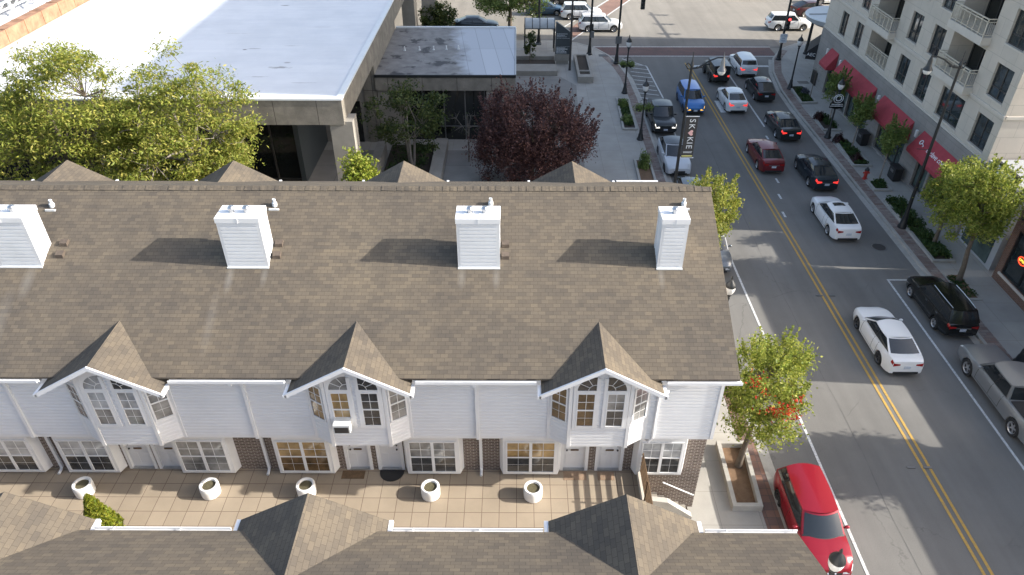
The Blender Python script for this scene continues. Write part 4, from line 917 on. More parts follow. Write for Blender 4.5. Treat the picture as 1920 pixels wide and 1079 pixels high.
def make_car(name, lab, cat, x, y, rz, P, pt, group=None, lights=None, head=None, rim='rim', roof=None, sunroof=False, rails=None, plate_front=False, noplate=False, clad=None, chrome=False, scale=None, noside=False):
    if scale is None: scale = .92 if abs(math.sin(rz)) < .1 else .95
    KS = .91 if abs(math.sin(rz)) < .1 else .95; scale /= KS
    root = thing(name, lab, cat, (x, y, .004 if y < 73 else .012), rz, group); root.scale = (KS, KS, KS)
    L, W_ = P['L']*scale, P['W']; h = L/2; fa = h-P['fo']*scale; ra = fa-P['wb']*scale; wr = P['wr']; gc = P['gc']; AR = wr+.07
    tp = P['top']; ty = [a*h for a, b in tp]; tz = [b for a, b in tp]
    topz = lambda yy: float(np.interp(yy, ty, tz))
    def hw(yy):
        e = max(0, (abs(yy)/h-.58)/.42); return W_/2*(1-P['tap']*(1.12 if yy > 0 else .75)*e**2.3)
    def zbot(yy):
        b = gc+max(0, (abs(yy)/h-.86)/.14)*.10
        for a in (fa, ra):
            d = abs(yy-a)
            if d < AR: b = max(b, wr+math.sqrt(AR*AR-d*d)-.02)
        return b
    def sec(yy, fw=1., dz=0.):
        w = hw(yy)*fw; zt = topz(yy)-dz; zb = min(zbot(yy), zt-.2); H = zt-gc
        z3 = max(zb+.03, gc+.26*H); z4 = max(z3+.03, gc+.60*H); z5 = max(z4+.03, gc+.86*H)
        return [(0, zb), (w*.78, zb), (w*.982, zb+.015), (w*1.0, z3), (w*.995, z4), (w*.965, z5), (w*.905, max(zt-.012, z5+.01)), (w*.6, zt+(.048 if yy > P['yA']*h else .022)), (0, zt+.035)]
    ys = set([-h+.02, -h+.06, -h+.14, h-.02, h-.06, h-.14]+list(np.linspace(-h+.25, h-.25, 22)))
    for a in (fa, ra):
        for q in (-1.005, -.99, -.93, -.8, -.6, -.35, 0, .35, .6, .8, .93, .99, 1.005): ys.add(a+AR*q)
    ys = sorted(yy for yy in ys if -h+.01 < yy < h-.01)
    rows = [(-h, sec(-h, .93, .05))]+[(yy, sec(yy)) for yy in ys]+[(h, sec(h, .90, .06))]
    mb = MB(); pts = []; nw = 17
    for yy, s in rows: pts += [(-a, yy, b) for a, b in s[::-1]]+[(a, yy, b) for a, b in s[1:]]
    mb.grid(pts, nw, len(rows)); m = len(rows)
    mb.f.append(tuple(range(nw))); mb.f.append(tuple(range((m-1)*nw, m*nw))[::-1])
    mb.build('body', pt, root, smooth=38)
    mb = MB(); mb.box(-W_*.40, W_*.40, -h+.25, h-.25, gc-.04, gc+.35); mb.build('underbody', M['trim_black'], root)
    # cabin
    yA, yA2, yC2, yC = [P[k]*h for k in ('yA', 'yA2', 'yC2', 'yC')]; zr = P['zr']; wb_ = W_/2*P['wbelt']; wt = W_/2*P['wt']/.62*.62; BL = P.get('bulge', .13)
    wt = W_/2*(P['wt']+.14)
    def cab(face, u, t):      # u across (-1..1) or along (0 rear..1 front), t 0 belt .. 1 roof edge
        w = wb_+(wt-wb_)*(max(t, 0)**1.25)
        yF = yA+(yA2-yA)*t; yR = yC+(yC2-yC)*t
        zF = topz(yA)+.01+(zr-topz(yA)-.01)*t; zR = topz(yC)+.0+(zr-topz(yC))*t
        if face == 'f': return Vector((u*w, yF+BL*(1-u*u), zF))
        if face == 'r': return Vector((-u*w, yR-BL*.6*(1-u*u), zR))
        bel = (1-t)*.02
        if face in ('s', 'p'):
            sg = 1 if face == 's' else -1
            return Vector((sg*(w+.035*math.sin(math.pi*min(max(u, 0), 1))), yR+(yF-yR)*u, zR+(zF-zR)*u+.0))
        # roof
        v = t; ye = yC2-BL*.6*(1-u*u); yf = yA2+BL*(1-u*u)
        return Vector((u*(wt+.035*math.sin(math.pi*v)), ye+(yf-ye)*v, zr+(.05+.035*math.sin(math.pi*v))*(1-u*u)))
    def panel(face, u0, u1, t0, t1, off, nu=6, nt=4, trap=0):
        mb = MB(); pts = []
        cen = Vector((0, (yA+yC)/2, .9))
        for j in range(nt+1):
            for i in range(nu+1):
                t = t0+(t1-t0)*j/nt; k = trap*(j/nt-.5); u = u0+(u1-u0)*i/nu
                p = cab(face, u, t); e = 1e-3; n = (cab(face, u+e, t)-p).cross(cab(face, u, t+e)-p).normalized()
                if n.dot(p-cen) < 0: n = -n
                pts.append(p+n*off)
        return mb.grid(pts, nu+1, nt+1)
    mb = MB()
    for f in ('f', 'r', 's', 'p'): q = panel(f, -1 if f in 'fr' else 0, 1, 0, 1, 0); mb.add(q.v, q.f)
    cb = mb.build('cabin', pt, root, smooth=40)
    panel('t', -1, 1, 0, 1, 0, 8, 6).build('roof', roof or pt, root, smooth=40)
    panel('f', -.92, .92, .05, .93, .008, 8).build('windscreen', M['car_glass'], root, smooth=60)
    mb = MB(); q_ = panel('f', -.97, .97, -.015, .05, .01, 8, 1); mb.add(q_.v, q_.f); mb.build('cowl', M['trim_black'], root)
    panel('r', -.89, .89, (.36 if P is SUV else .07), .93, .008, 8).build('rear_window', M['car_glass'], root, smooth=60)
    spl = [(.03, .485), (.51, .95)] if P['yC'] > -.85 else [(.03, .26), (.28, .60), (.62, .95)]
    if P.get('bed'): spl = [(.06, .44), (.47, .95)]
    for f in 'sp':
        panel(f, spl[0][0]-.012, spl[-1][1]+.012, .05, .915, .0035).build('window_surround', M['trim_black'], root, smooth=60)
        for a, b in spl: panel(f, a, b, .07, .90, .007).build('side_window', M['car_glass'], root, smooth=60)
    if sunroof: panel('t', -.55, .55, .55, .86, .006, 6, 4).build('sunroof', M['car_glass'], root, smooth=60)
    if rails:
        for s in (-1, 1): MB().tube([cab('t', s*.86, v)+Vector((0, 0, .05)) for v in (.04, .3, .6, .92)], .025, 6).build('roof_rail', rails, root, smooth=60)
    def bodyp(yy, k):
        fr = 1; s = sec(yy); i = min(int(k), 7); f = k-i
        return (s[i][0]+(s[i+1][0]-s[i][0])*f, yy, s[i][1]+(s[i+1][1]-s[i][1])*f)
    def patch(sg, y0, y1, k0, k1, off=.01, ny=4, nk=3):
        pts = []
        for j in range(nk+1):
            for i in range(ny+1):
                p = Vector(bodyp(y0+(y1-y0)*i/ny, k0+(k1-k0)*j/nk)); n = Vector((1, .9*(1 if y0 > 0 else -1)*(abs(p.y)/h > .8), .4 if k1 > 5.2 else .05)).normalized(); p += n*off; pts.append((p.x*sg, p.y, p.z))
        return pts, ny+1, nk+1
    hm = M['lamp_on'] if head == 'on' else (M['amber_on'] if head == 'amber' else M['lens'])
    tm = M['tail_on'] if lights else M['tail']
    zh, zt = topz(h)-.09, topz(-h)-.10
    for sg in (-1, 1):
        mb = MB(); mb.grid(*patch(sg, h-.22, h-.015, 5.15, 5.85)); w0, w1 = hw(h)*.56, hw(h)*.91
        mb.ext([(sg*w0, h+.012, zh-.09), (sg*w1, h+.0, zh-.10), (sg*w1*.99, h-.01, zh+.04), (sg*w0, h+.008, zh+.0)], (0, -.04, 0)); mb.build('headlight', hm, root)
        mb = MB(); mb.grid(*patch(sg, -h+.015, -h+.18, 4.7, 5.8)); w0, w1 = hw(-h)*.50, hw(-h)*.935
        mb.ext([(sg*w0, -h-.012, zt-.09), (sg*w1, -h-.006, zt-.15), (sg*w1, -h-.004, zt+.04), (sg*w0, -h-.01, zt-.01)], (0, .04, 0)); mb.build('taillight', tm, root)
        mb = MB(); ym = yA-.30; mb.ball((sg*(wb_+.17), ym, topz(yA)+.10), .11, .07, .075, 8, 6); mb.box(min(sg*wb_*.97, sg*(wb_+.1)), max(sg*wb_*.97, sg*(wb_+.1)), ym-.03, ym+.03, topz(yA)+.04, topz(yA)+.09)
        mb.build('mirror', pt, root, smooth=50)
        for ya in (fa, ra):
            mb = MB(); xo = W_/2-.01; xi = xo-.22
            if P.get('flare'): xo += .1; xi += .1
            pr = [(wr*.62, xi), (wr*.93, xi), (wr, xi+.03), (wr, xo-.03), (wr*.93, xo), (wr*.68, xo), (wr*.64, xo-.03), (wr*.62, xo-.05)]
            pr += [(wr*.6, xo-.10), (.02, xo-.10)]; mb.lathe([(r, sg*zx) for r, zx in pr], (0, ya, wr), 22, 'x'); wo = mb.build('wheel', M['rubber'], root, smooth=40)
            mb = MB(); mb.lathe([(.012, sg*(xo-.035)), (wr*.15, sg*(xo-.03)), (wr*.17, sg*(xo-.06))], (0, ya, wr), 14, 'x'); mb.lathe([(wr*.58, sg*(xo-.07)), (wr*.60, sg*(xo-.025)), (wr*.67, sg*(xo-.004)), (wr*.69, sg*(xo-.012))], (0, ya, wr), 22, 'x', False)
            for k in range(5):
                Mx = Matrix.Translation((0, ya, wr)) @ Matrix.Rotation(2*math.pi*k/5+.2, 4, 'X'); a, b = sorted((sg*(xo-.09), sg*(xo-.025))); mb.box(a+.02, b, -.032, .032, wr*.1, wr*.62, Mx)
            mb.build('rim', M[rim], wo, smooth=30)
            if P.get('flare'):
                mb = MB(); a, b = sorted((sg*(W_/2-.05), sg*(W_/2+.13)))
                for q in range(7):
                    t0, t1 = math.pi*(.08+.84*q/7), math.pi*(.08+.84*(q+1)/7); r0, r1 = AR+.02, AR+.09
                    mb.ext([(a, ya+r0*math.cos(t0), wr+r0*math.sin(t0)), (a, ya+r1*math.cos(t0), wr+r1*math.sin(t0)), (a, ya+r1*math.cos(t1), wr+r1*math.sin(t1)), (a, ya+r0*math.cos(t1), wr+r0*math.sin(t1))], (b-a, 0, 0))
                mb.build('fender_flare', M['trim_black'], root)
        if (clad if clad is not None else P.get('clad')):
            mb = MB()
            for y0, y1 in ((ra+AR+.02, fa-AR-.02),): mb.grid(*patch(sg, y0, y1, 1.9, 2.9, .006, 6, 2))
            mb.build('sill_trim', M['trim_black'], root)
        if not noside:
            mb = MB(); yb = [yC+(yA-yC)*q for q in (spl[-2][0]+.05, (spl[-2][1]+spl[-1][0])/2, spl[-1][1]-.02)]; yb[0] = max(yb[0], ra+AR+.03) if not P.get('bed') else yb[0]
            for yy in yb: mb.grid(*patch(sg, yy-.013, yy+.013, 2.6, 5.9, .004, 1, 6))
            mb.grid(*patch(sg, yb[0]-.013, yb[2]+.013, 2.55, 2.65, .005, 8, 1)); mb.build('door_seam', M['trim_black'], root)
            mb = MB()
            for a, b in spl[-2:]:
                yh = yC+(yA-yC)*a+.12; q = bodyp(yh, 4.9); mb.box(*sorted((sg*(q[0]-.01), sg*(q[0]+.025))), yh-.09, yh+.09, q[2]-.015, q[2]+.015)
            mb.build('door_handle', M['chrome'] if chrome else pt, root)
    mb = MB(); wg = hw(h)*.62; mb.box(-wg*.85, wg*.85, h-.03, h+.018, zh-.30, zh-.04); 
    for k in range(3): mb.box(-wg*.85, wg*.85, h+.018, h+.028, zh-.27+k*.08, zh-.245+k*.08)
    mb.box(-wg*1.15, wg*1.15, h-.05, h+.012, gc+.06, gc+.17); mb.build('grille', M['trim_black'], root)
    mb = MB(); wg = hw(-h)*.8; mb.box(-wg, wg, -h-.016, -h+.05, gc+.07, gc+.20); mb.build('rear_bumper', M['trim_black'], root)
    if chrome: mb = MB(); mb.box(-hw(-h)*.5, hw(-h)*.5, -h-.022, -h+.02, zt-.13, zt-.09); mb.build('chrome_bar', M['chrome'], root)
    if not noplate: MB().box(-.16, .16, -h-.03, -h+.01, zt-.30, zt-.15).build('licence_plate', M['plate'], root)
    if plate_front: MB().box(-.16, .16, h-.01, h+.04, gc+.18, gc+.32).build('licence_plate', M['plate'], root)
    if P.get('bed'):
        mb = MB(); wbd = hw(-h*.5)*.80; mb.box(-wbd, wbd, -h+.14, yC-.12, 1.17, 1.205); mb.build('bed_cover', M['trim_black'], root)
        mb = MB(); mb.box(-hw(-h)*.98, hw(-h)*.98, -h-.12, -h-.012, gc+.1, gc+.26); mb.build('rear_bumper_bar', M['chrome'], root)
    if P.get('flare'):
        mb = MB(); mb.lathe([(.2, -h-.26), (.36, -h-.27), (.385, -h-.22), (.385, -h-.08), (.34, -h-.02), (.2, -h-.02)], (.08, 0, .98), 22, 'y'); sp_ = mb.build('spare_wheel', M['rubber'], root, smooth=40)
        mb = MB(); mb.lathe([(.01, -h-.24), (.22, -h-.22), (.23, -h-.2)], (.08, 0, .98), 18, 'y'); mb.build('rim', M['rim_dark'], sp_, smooth=30)
    return root
G1 = 'cars on the main street'; H180 = math.pi
white = paint('paint_white', (.74, .74, .73)); pearl = paint('paint_pearl', (.66, .68, .69)); black = paint('paint_black', (.008, .009, .009), rough=.2)
grn = paint('paint_graphite', (.022, .027, .029), .3); navy = paint('paint_navy', (.022, .034, .045), .4); marn = paint('paint_maroon', (.16, .014, .02), .3); redp = paint('paint_red', (.26, .005, .016), .25)
silv = paint('paint_silver', (.29, .30, .305), .6, .35); blue = paint('paint_blue', (.035, .165, .43), .3); chalk = paint('paint_chalk', (.50, .52, .54), .1); teal = paint('paint_teal', (.02, .07, .07), .3); midb = paint('paint_midblue', (.035, .075, .12), .3); greyp = paint('paint_grey', (.17, .18, .19), .5)
def rearpos(P, yr, sc=.92): return yr+P['L']*sc/2-.15
c = make_car
c('white_sedan', 'white sedan nearest the camera on the right lane, beside the parked black estate', 'car', 17.52, 26.72, 0, SEDAN, white, G1, rim='rim_dark')
c('white_sedan', 'white sedan with a dark sunroof driving away, left of the round manhole cover', 'car', 19.12, 38.1, 0, SEDAN, white, G1, sunroof=True)
c('black_car', 'glossy black sport utility car with silver roof rails parked by the kerb', 'car', 21.3, 29.36, 0, SUV, black, G1, rails=M['chrome'], chrome=True, scale=.95)
c('dark_sedan', 'dark blue black sedan with lit tail lamps, ahead of the white sunroof sedan', 'car', 19.98, 44.2, 0, SEDAN, navy, G1, lights=True, sunroof=True, chrome=True)
c('maroon_sedan', 'maroon sedan with a chrome tail bar beside the double yellow line', 'car', 17.3, 46.7, 0, SEDAN, marn, G1, chrome=True)
c('grey_sedan', 'dark green grey sedan with lit brake lamps ahead of the dark blue one', 'car', 20.05, rearpos(SEDAN, 49.8), 0, SEDAN, grn, G1, lights=True)
c('dark_hatchback', 'dark grey hatchback with a sloping tail behind the silver white crossover', 'car', 20.4, rearpos(HATCH, 57.5), 0, HATCH, grn, G1)
c('white_sedan', 'compact white sedan with red brake lamps behind the black off-roader', 'car', 17.5, rearpos(SEDAN, 55.1, .88), 0, SEDAN, white, G1, lights=True, scale=.88)
c('crossover_car', 'silver white crossover waiting first in the right lane', 'car', 20.45, rearpos(SUV, 63.3, .92), 0, SUV, pearl, G1, lights=True)
c('off_roader', 'boxy black off-roader with a spare wheel on its tailgate', 'car', 17.6, rearpos(JEEP, 61.4), 0, JEEP, paint('paint_offroad', (.016, .022, .02), rough=.45), G1, lights=True, roof=paint('paint_hardtop', (.10, .115, .115), rough=.5), rim='rim_dark')
c('blue_car', 'bright blue sport utility car with amber lamps driving towards the viewer', 'car', 14.1, 56.8, H180, SUV, blue, G1, head='amber', rim='rim_dark', plate_front=True, roof=paint('paint_blue_roof', (.05, .16, .46), .2))
c('pickup_truck', 'dark green black pickup truck with lit headlamps parked at the left kerb', 'pickup truck', 11.1, 53.2, H180, PICK, grn, G1, head='on', plate_front=True, rim='rim_dark')
c('sports_car', 'pale grey sporty car with a black roof parked behind the town banner', 'car', 10.92, 46.3, H180, SPORT, chalk, G1, roof=M['car_glass'], rim='rim_dark')
c('grey_car', 'grey parked car whose roof just shows over the townhouse ridge', 'car', 11.0, 40.45, H180, HATCH, greyp, G1)
c('grey_car', 'grey parked car half hidden behind the townhouse roof edge and the tree', 'car', 10.9, 34.6, H180, SUV, greyp, G1)
c('red_car', 'shiny red sport utility car parked beside the tree with red clusters', 'car', 10.62, 16.4, H180, SUV, redp, G1, scale=.88, rim='rim_dark', plate_front=True)
c('pickup_truck', 'silver crew cab pickup truck parked at the right edge', 'pickup truck', 21.24, 22.85, 0, PICK, silv, G1, scale=1.1, clad=False)
G2 = 'cars at the junction'; HX = -math.pi/2
c('white_suv', 'white boxy sport utility car in front, crossing the paver crosswalk', 'car', 8.75, 77.6, HX, SUV, white, G2, rails=M['chrome'], clad=False)
c('white_suv', 'white crossover right behind the boxy white one', 'car', 7.1, 82.0, HX, SUV, pearl, G2)
c('blue_hatchback', 'dark blue hatchback beyond the bus shelter', 'car', 3.2, 83.6, HX, HATCH, midb, G2)
c('dark_suv', 'dark sport utility car at the top edge above the white crossover', 'car', 5.9, 88.0, HX, SUV, grn, G2)
c('dark_sedan', 'dark sedan half hidden between the round shrub and the annex roof', 'car', -4.1, 77.4, HX, SEDAN, paint('paint_slate', (.025, .035, .04), .4), G2)
c('teal_car', 'teal car barely in view at the top edge by the crosswalk', 'car', 9.4, 93.2, HX, SEDAN, teal, G2)
c('white_suv', 'white people carrier in front of the red traffic light', 'car', 28.4, 78.1, HX, SUV, white, G2, clad=False)
c('dark_car', 'dark wine coloured car behind the white people carrier', 'car', 32.6, 83.6, HX+.25, HATCH, paint('paint_wine', (.05, .015, .02), .3), G2)
c('white_car', 'white car at the top edge beside the canopy', 'car', 36.2, 88.6, HX+.15, SEDAN, white, G2)
c('wine_car', 'wine coloured car cut by the top edge over the open junction', 'car', 27.3, 91.3, HX, SEDAN, paint('paint_plum', (.06, .02, .03), .3), G2)

# ------------------------------------------------------------------ STREET LAMPS AND SIGNALS
BMt = M['black_metal']
def acorn_lamp():
    t = thing('street_lamp', 'x', 'street lamp')
    mb = MB(); mb.lathe([(.26, 0), (.26, .08), (.2, .16), (.17, .4), (.13, .5), (.12, .75), (.075, .85), (.06, 2.2), (.05, 3.35), (.09, 3.42), (.06, 3.5), (.13, 3.62), (.15, 3.68)], n=14); mb.build('post', BMt, t, smooth=35)
    mb = MB(); mb.lathe([(.13, 3.68), (.20, 3.82), (.225, 3.98), (.21, 4.08), (.12, 4.1)], n=16); mb.build('globe', M['globe'], t, smooth=50)
    mb = MB(); mb.lathe([(.235, 4.06), (.235, 4.1), (.19, 4.2), (.09, 4.33), (.035, 4.42), (.05, 4.47), (.012, 4.6)], n=16); mb.build('cap', BMt, t, smooth=40)
    return t
a0 = acorn_lamp(); GL = 'black acorn street lamps'
for i, (x, y, s, lab) in enumerate(((9.12, 59.26, 1.05, 'black acorn lamp with a flower basket nearest the crosswalk on the left pavement'), (9.15, 49.95, 1, 'black acorn lamp with a flower basket beside the dark pickup truck'),
    (9.31, 25.7, 1, 'acorn lamp whose white globe peeps out beside the townhouse roof edge'), (9.15, 12.35, 1, 'acorn lamp at the bottom edge in front of the red car'),
    (23.26, 60.3, 1, 'black acorn lamp on the right pavement beside the grassy bed'), (23.01, 50.35, 1, 'black acorn lamp carrying the dark O sign board'), (23.18, 25.4, 1, 'black lamp post at the right edge above the silver pickup truck'))):
    o = a0 if i == 0 else copy_tree(a0); o.location = (x, y, .13); o.scale = (1, 1, s); tag(o, lab, 'street lamp', GL)
def tall_lamp(x, y, arm, lab, H_=9.7):
    t = thing('street_lamp', lab, 'street lamp', (x, y, .13), 0, 'tall street lamps with a curved arm')
    mb = MB(); mb.lathe([(.27, 0), (.27, .12), (.2, .25), (.16, .7), (.125, .85), (.105, 1.4), (.08, 5), (.065, H_), (.11, H_+.05), (.07, H_+.2), (.03, H_+.35), (.02, H_+.75), (.005, H_+.8)], n=12); mb.build('post', BMt, t, smooth=35)
    d = arm; mb = MB(); mb.tube([(0, 0, H_-.1), (d*.35, 0, H_-.05), (d*.9, 0, H_+.32), (d*1.3, 0, H_+.48), (d*1.58, 0, H_+.48)], [.05, .05, .045, .04, .04], 7)
    mb.tube([(0, 0, H_-.15), (-d*.2, 0, H_-.1), (-d*.32, 0, H_+.08), (-d*.22, 0, H_+.2), (-d*.12, 0, H_+.12)], .035, 6)
    for q in (.3, .5): mb.ball((d*q, 0, H_-.04+.2*(q-.3)), .07, n=8, m=6)
    mb.build('arm', BMt, t, smooth=50)
    mb = MB(); mb.lathe([(.012, H_+.78), (.03, H_+.55), (.06, H_+.42), (.11, H_+.25), (.13, H_+.0), (.21, H_-.12), (.25, H_-.2), (.22, H_-.21)], (d*1.62, 0, 0), 16); mb.build('shade', M['grey_metal'] if d > 0 else BMt, t, smooth=40)
    mb = MB(); mb.lathe([(.22, H_-.2), (.21, H_-.3), (.14, H_-.42), (.02, H_-.46)], (d*1.62, 0, 0), 16); mb.build('globe', M['globe'], t, smooth=50)
    return t
tl = tall_lamp(9.3, 38.2, 1, 'tall lamp with a curved arm carrying the town banner on its post', 9.4)
tr = tall_lamp(23.0, 37.5, -1, 'tall dark lamp with a curved arm in front of the cream apartment building')
MB().tube([(0, 0, 5.0), (-.75, 0, 5.05)], .02, 5).build('banner_bracket', BMt, tr)
# banner hung on the left tall lamp
bn = thing('banner', 'black street banner reading SKOKIE with a pale heart for its O', 'banner', (9.42, 38.2, 4.3))
MB().box(.0, .66, -.012, .012, 0, 2.42).build('cloth', M['banner'], bn)
mb = MB(); mb.tube([(-.12, 0, 2.46), (.72, 0, 2.46)], .025, 6); mb.tube([(-.12, 0, -.02), (.72, 0, -.02)], .025, 6); mb.build('bracket_arm', M['white_metal'], bn)
mb = MB()
def vtxt(s, z, size): text_into(mb, s, size, frame_matrix((.36, -.016, z), (0, 0, -1), (1, 0, 0)), .004)
for s, z in (('S', 2.22), ('K', 1.88), ('K', 1.12), ('I', .89), ('E', .66)): vtxt(s, z, .47)
mb.box(.08, .60, -.02, -.012, .36, .375)
for k in range(8): mb.box(.1+k*.06, .14+k*.06, -.02, -.012, .28, .33)
mb.build('lettering', M['sign_white'], bn)
hp = []
for i in range(24):
    q = 2*math.pi*i/24; hx = 16*math.sin(q)**3/16*.17; hz_ = (13*math.cos(q)-5*math.cos(2*q)-2*math.cos(3*q)-math.cos(4*q))/16*.17; hp.append((.36+hz_, -.014, 1.5-hx))
MB().ext(hp, (0, -.008, 0)).build('heart', M['heart'], bn)
MB().box(.03, .63, -.02, -.012, .06, .14).build('stripe', M['lime'], bn)
# O sign board
os_ = thing('sign_board', 'dark round topped sign board with a white letter O and two small text lines', 'sign', (23.01, 50.2, 2.75))
mb = MB(); mb.ext([(.46*math.cos(t)*1.0, 0, .02+.4*math.sin(t)) for t in [2*math.pi*i/20 for i in range(20)]], (0, .05, 0)); mb.box(-.5, .5, 0, .05, -.28, .1); mb.build('board', M['awning_dark'], os_)
mb = MB(); text_into(mb, 'O', .62, frame_matrix((0, -.012, .42), (1, 0, 0), (0, 0, 1)), .012); mb.tube([(.33*math.cos(t), -.01, .42+.31*math.sin(t)) for t in [2*math.pi*i/20 for i in range(21)]], .022, 5)
for z, w in ((.0, .40), (-.13, .44)):
    x = -w
    while x < w: mb.box(x, min(x+.075, w), -.012, 0, z-.04, z+.035); x += .105
mb.build('lettering', M['sign_white'], os_)
# traffic signals
def signal_head(t, x, y, z, lit=True, M_=None):
    mb = MB(); mb.box(x-.17, x+.17, y-.14, y+.14, z-.55, z+.55)
    for k in (-1, 0, 1): mb.lathe([(.13, y-.34), (.14, y-.14)], (x, 0, z+.35*k), 10, 'y')
    h = mb.build('signal_head', BMt, t, True); 
    for k, m_ in ((1, emit('signal_red', (1, .03, .03), 3.0) if lit else M['tail']), (0, M['trim_black']), (-1, M['trim_black'])):
        mb = MB(); mb.lathe([(.11, y-.26), (.105, y-.355 if k == 1 and lit else y-.27)], (x, 0, z+.35*k), 10, 'y'); mb.build('lens', m_, h, True)
def pole(name, lab, cat, x, y, h, r=.11):
    t = thing(name, lab, cat, (x, y, .13)); mb = MB(); mb.lathe([(.28, 0), (.27, .12), (.2, .2), (.16, .75), (r+.02, .85), (r, 1.0), (r*.75, h)], n=12); mb.build('post', BMt, t, smooth=35); return t
t = pole('traffic_signal', 'black signal pole with a red light over a white sign on the right corner', 'traffic light', 24.5, 67.9, 9.5); signal_head(t, 24.62, 67.75, 3.55)
MB().tube([(24.5, 67.9, 6.9), (24.5, 67.9, 7.0)], .1, 6).build('collar', BMt, t, True)
ts = thing('traffic_sign', 'white no turn on red sign below the red traffic light', 'sign', (24.5, 67.7, 2.15)); MB().box(-.32, .32, -.02, .02, -.4, .4).build('plate', M['sign_white'], ts)
mb = MB()
for s, z in (('NO TURN', .22), ('ON', 0), ('RED', -.22)): text_into(mb, s, .17, frame_matrix((0, -.026, z), (1, 0, 0), (0, 0, 1)), .004)
mb.build('lettering', M['sign_blue'], ts)
t = pole('traffic_signal', 'black signal pole with a hanging signal arm beside the hatched road marking', 'traffic light', 9.25, 66.7, 8.5)
mb = MB(); mb.tube([(9.25, 66.7, 6.6), (15.5, 66.7, 6.9)], [.09, .06], 8); mb.build('mast_arm', BMt, t, True); signal_head(t, 11.15, 66.62, 5.55, False); mb = MB(); mb.box(9.0, 9.55, 66.5, 66.56, 2.0, 2.65); mb.build('control_box', M['grey_metal'], t, True)
t = pole('traffic_signal', 'black pedestrian signal pole behind the long flower planter', 'traffic light', 6.98, 69.3, 8.5); mb = MB(); mb.box(6.85, 7.2, 69.05, 69.25, 2.45, 3.0); mb.build('signal_head', BMt, t, True); mb = MB(); mb.box(6.95, 7.3, 69.1, 69.2, 1.75, 2.3); mb.build('control_box', M['grey_metal'], t, True)
t = pole('traffic_signal', 'dark signal pole rising behind the white corner canopy', 'traffic light', 27.6, 69.6, 9.0, .14); mb = MB(); mb.tube([(27.6, 69.6, 6.3), (27.6, 83.5, 6.7)], [.11, .07], 8)
mb.build('mast_arm', BMt, t, True)
for y in (75.5, 79, 82.5): signal_head(t, 27.6, y, 6.3, False)
t = pole('traffic_signal', 'black post with a wide base standing behind the bus shelter', 'traffic light', 2.25, 72.6, 8.0)
fp = thing('flagpole', 'plain grey brown flagpole beside the dark monument sign', 'flagpole', (4.85, 64.9, .1)); mb = MB(); mb.lathe([(.12, 0), (.10, .3), (.085, 9)], n=10); mb.build('post', M['bronze'], fp, smooth=40)

# ------------------------------------------------------------------ MONUMENT SIGN, SHELTER, PLANTER, BINS, HYDRANT
mn = thing('monument_sign', 'tall dark grey wedge topped monument sign with white lettering', 'sign', (4.3, 66.6, .13))
mb = MB(); mb.ext([(-.72, -.15, .95), (.62, -.15, .95), (.62, -.15, 2.9), (-.60, -.15, 3.75), (-.72, -.15, 3.75)], (0, .35, 0)); mb.build('panel', M['sign_grey'], mn)
mb = MB(); mb.box(-.74, .64, -.17, .24, .3, .93); mb.box(-.6, .5, -.1, .15, 0, .3); mb.build('plinth', M['concrete'], mn)
mb = MB()
for z, w, h in ((2.75, .95, .045), (2.62, .75, .035), (2.5, .9, .035), (2.36, 1.15, .02), (1.62, 1.2, .012), (1.5, .8, .06), (1.39, 1.0, .07), (1.27, .75, .05), (1.16, .9, .06), (1.05, .95, .05)):
    x = -.62; r_ = random.Random(int(z*100))
    while x < -.62+w:
        q = min(r_.uniform(.04, .16), -.62+w-x); mb.box(x, x+q, -.156, -.15, z-h/2, z+h/2); x += q+.03
mb.build('lettering', M['sign_white'], mn)
sh = thing('bus_shelter', 'bus shelter with a curved translucent ribbed roof on black posts', 'bus shelter', (2.25, 70.6, .13))
mb = MB()
for x in (-1.4, 1.4):
    for y in (-.6, .6): mb.box(x-.06, x+.06, y-.06, y+.06, 0, 2.3)
for k in range(5):
    x = -1.4+.7*k; mb.tube([(x, -.85*math.cos(a), 2.25+.75*math.sin(a)) for a in [math.pi*i/10 for i in range(11)]], .035, 5)
for a in (0, math.pi): mb.tube([(-1.45, -.85*math.cos(a), 2.25), (1.45, -.85*math.cos(a), 2.25)], .04, 6)
mb.build('frame', BMt, sh)
mb = MB(); q = [(-.84*math.cos(a), 2.25+.74*math.sin(a)) for a in [math.pi*i/14 for i in range(15)]]
mb.grid([(x, y, z) for y, z in q for x in (-1.44, 1.44)], 2, 15); mb.build('roof', M['acrylic'], sh, smooth=60, fix=False)
MB().box(-.9, .2, .2, .55, .42, .47).build('bench', M['black_metal'], sh)
fb = thing('flower_planter', 'long raised concrete planter with clipped yellow green planting at the corner', 'planter', (6.03, 64.7, .13))
mb = MB(); x0, x1, y0, y1 = -.66, .66, -3.1, 3.0
for a in ((x0, x0+.22, y0, y1), (x1-.22, x1, y0, y1), (x0+.22, x1-.22, y0, y0+.7), (x0+.22, x1-.22, y1-.2, y1), (x0+.22, x1-.22, y0+1.55, y0+1.75)): mb.box(a[0], a[1], a[2], a[3], 0, .55)
mb.build('wall', M['concrete'], fb); MB().box(x0+.22, x1-.22, y0+.7, y1-.2, 0, .42).build('soil', M['soil_dark'], fb)
hy = thing('fire_hydrant', 'red fire hydrant with a dark cap at the end of a planter bed', 'fire hydrant', (23.2, 43.75, .13))
mb = MB(); mb.lathe([(.17, 0), (.17, .05), (.11, .07), (.11, .55), (.15, .58), (.15, .63)], n=14); mb.lathe([(.06, -.2), (.06, .2)], (0, 0, .45), 10, 'x'); mb.build('body', M['red_paint'], hy, smooth=35)
mb = MB(); mb.lathe([(.15, .63), (.13, .73), (.04, .80), (.04, .86), (.01, .87)], n=14); mb.build('cap', M['black_metal'], hy, smooth=40)
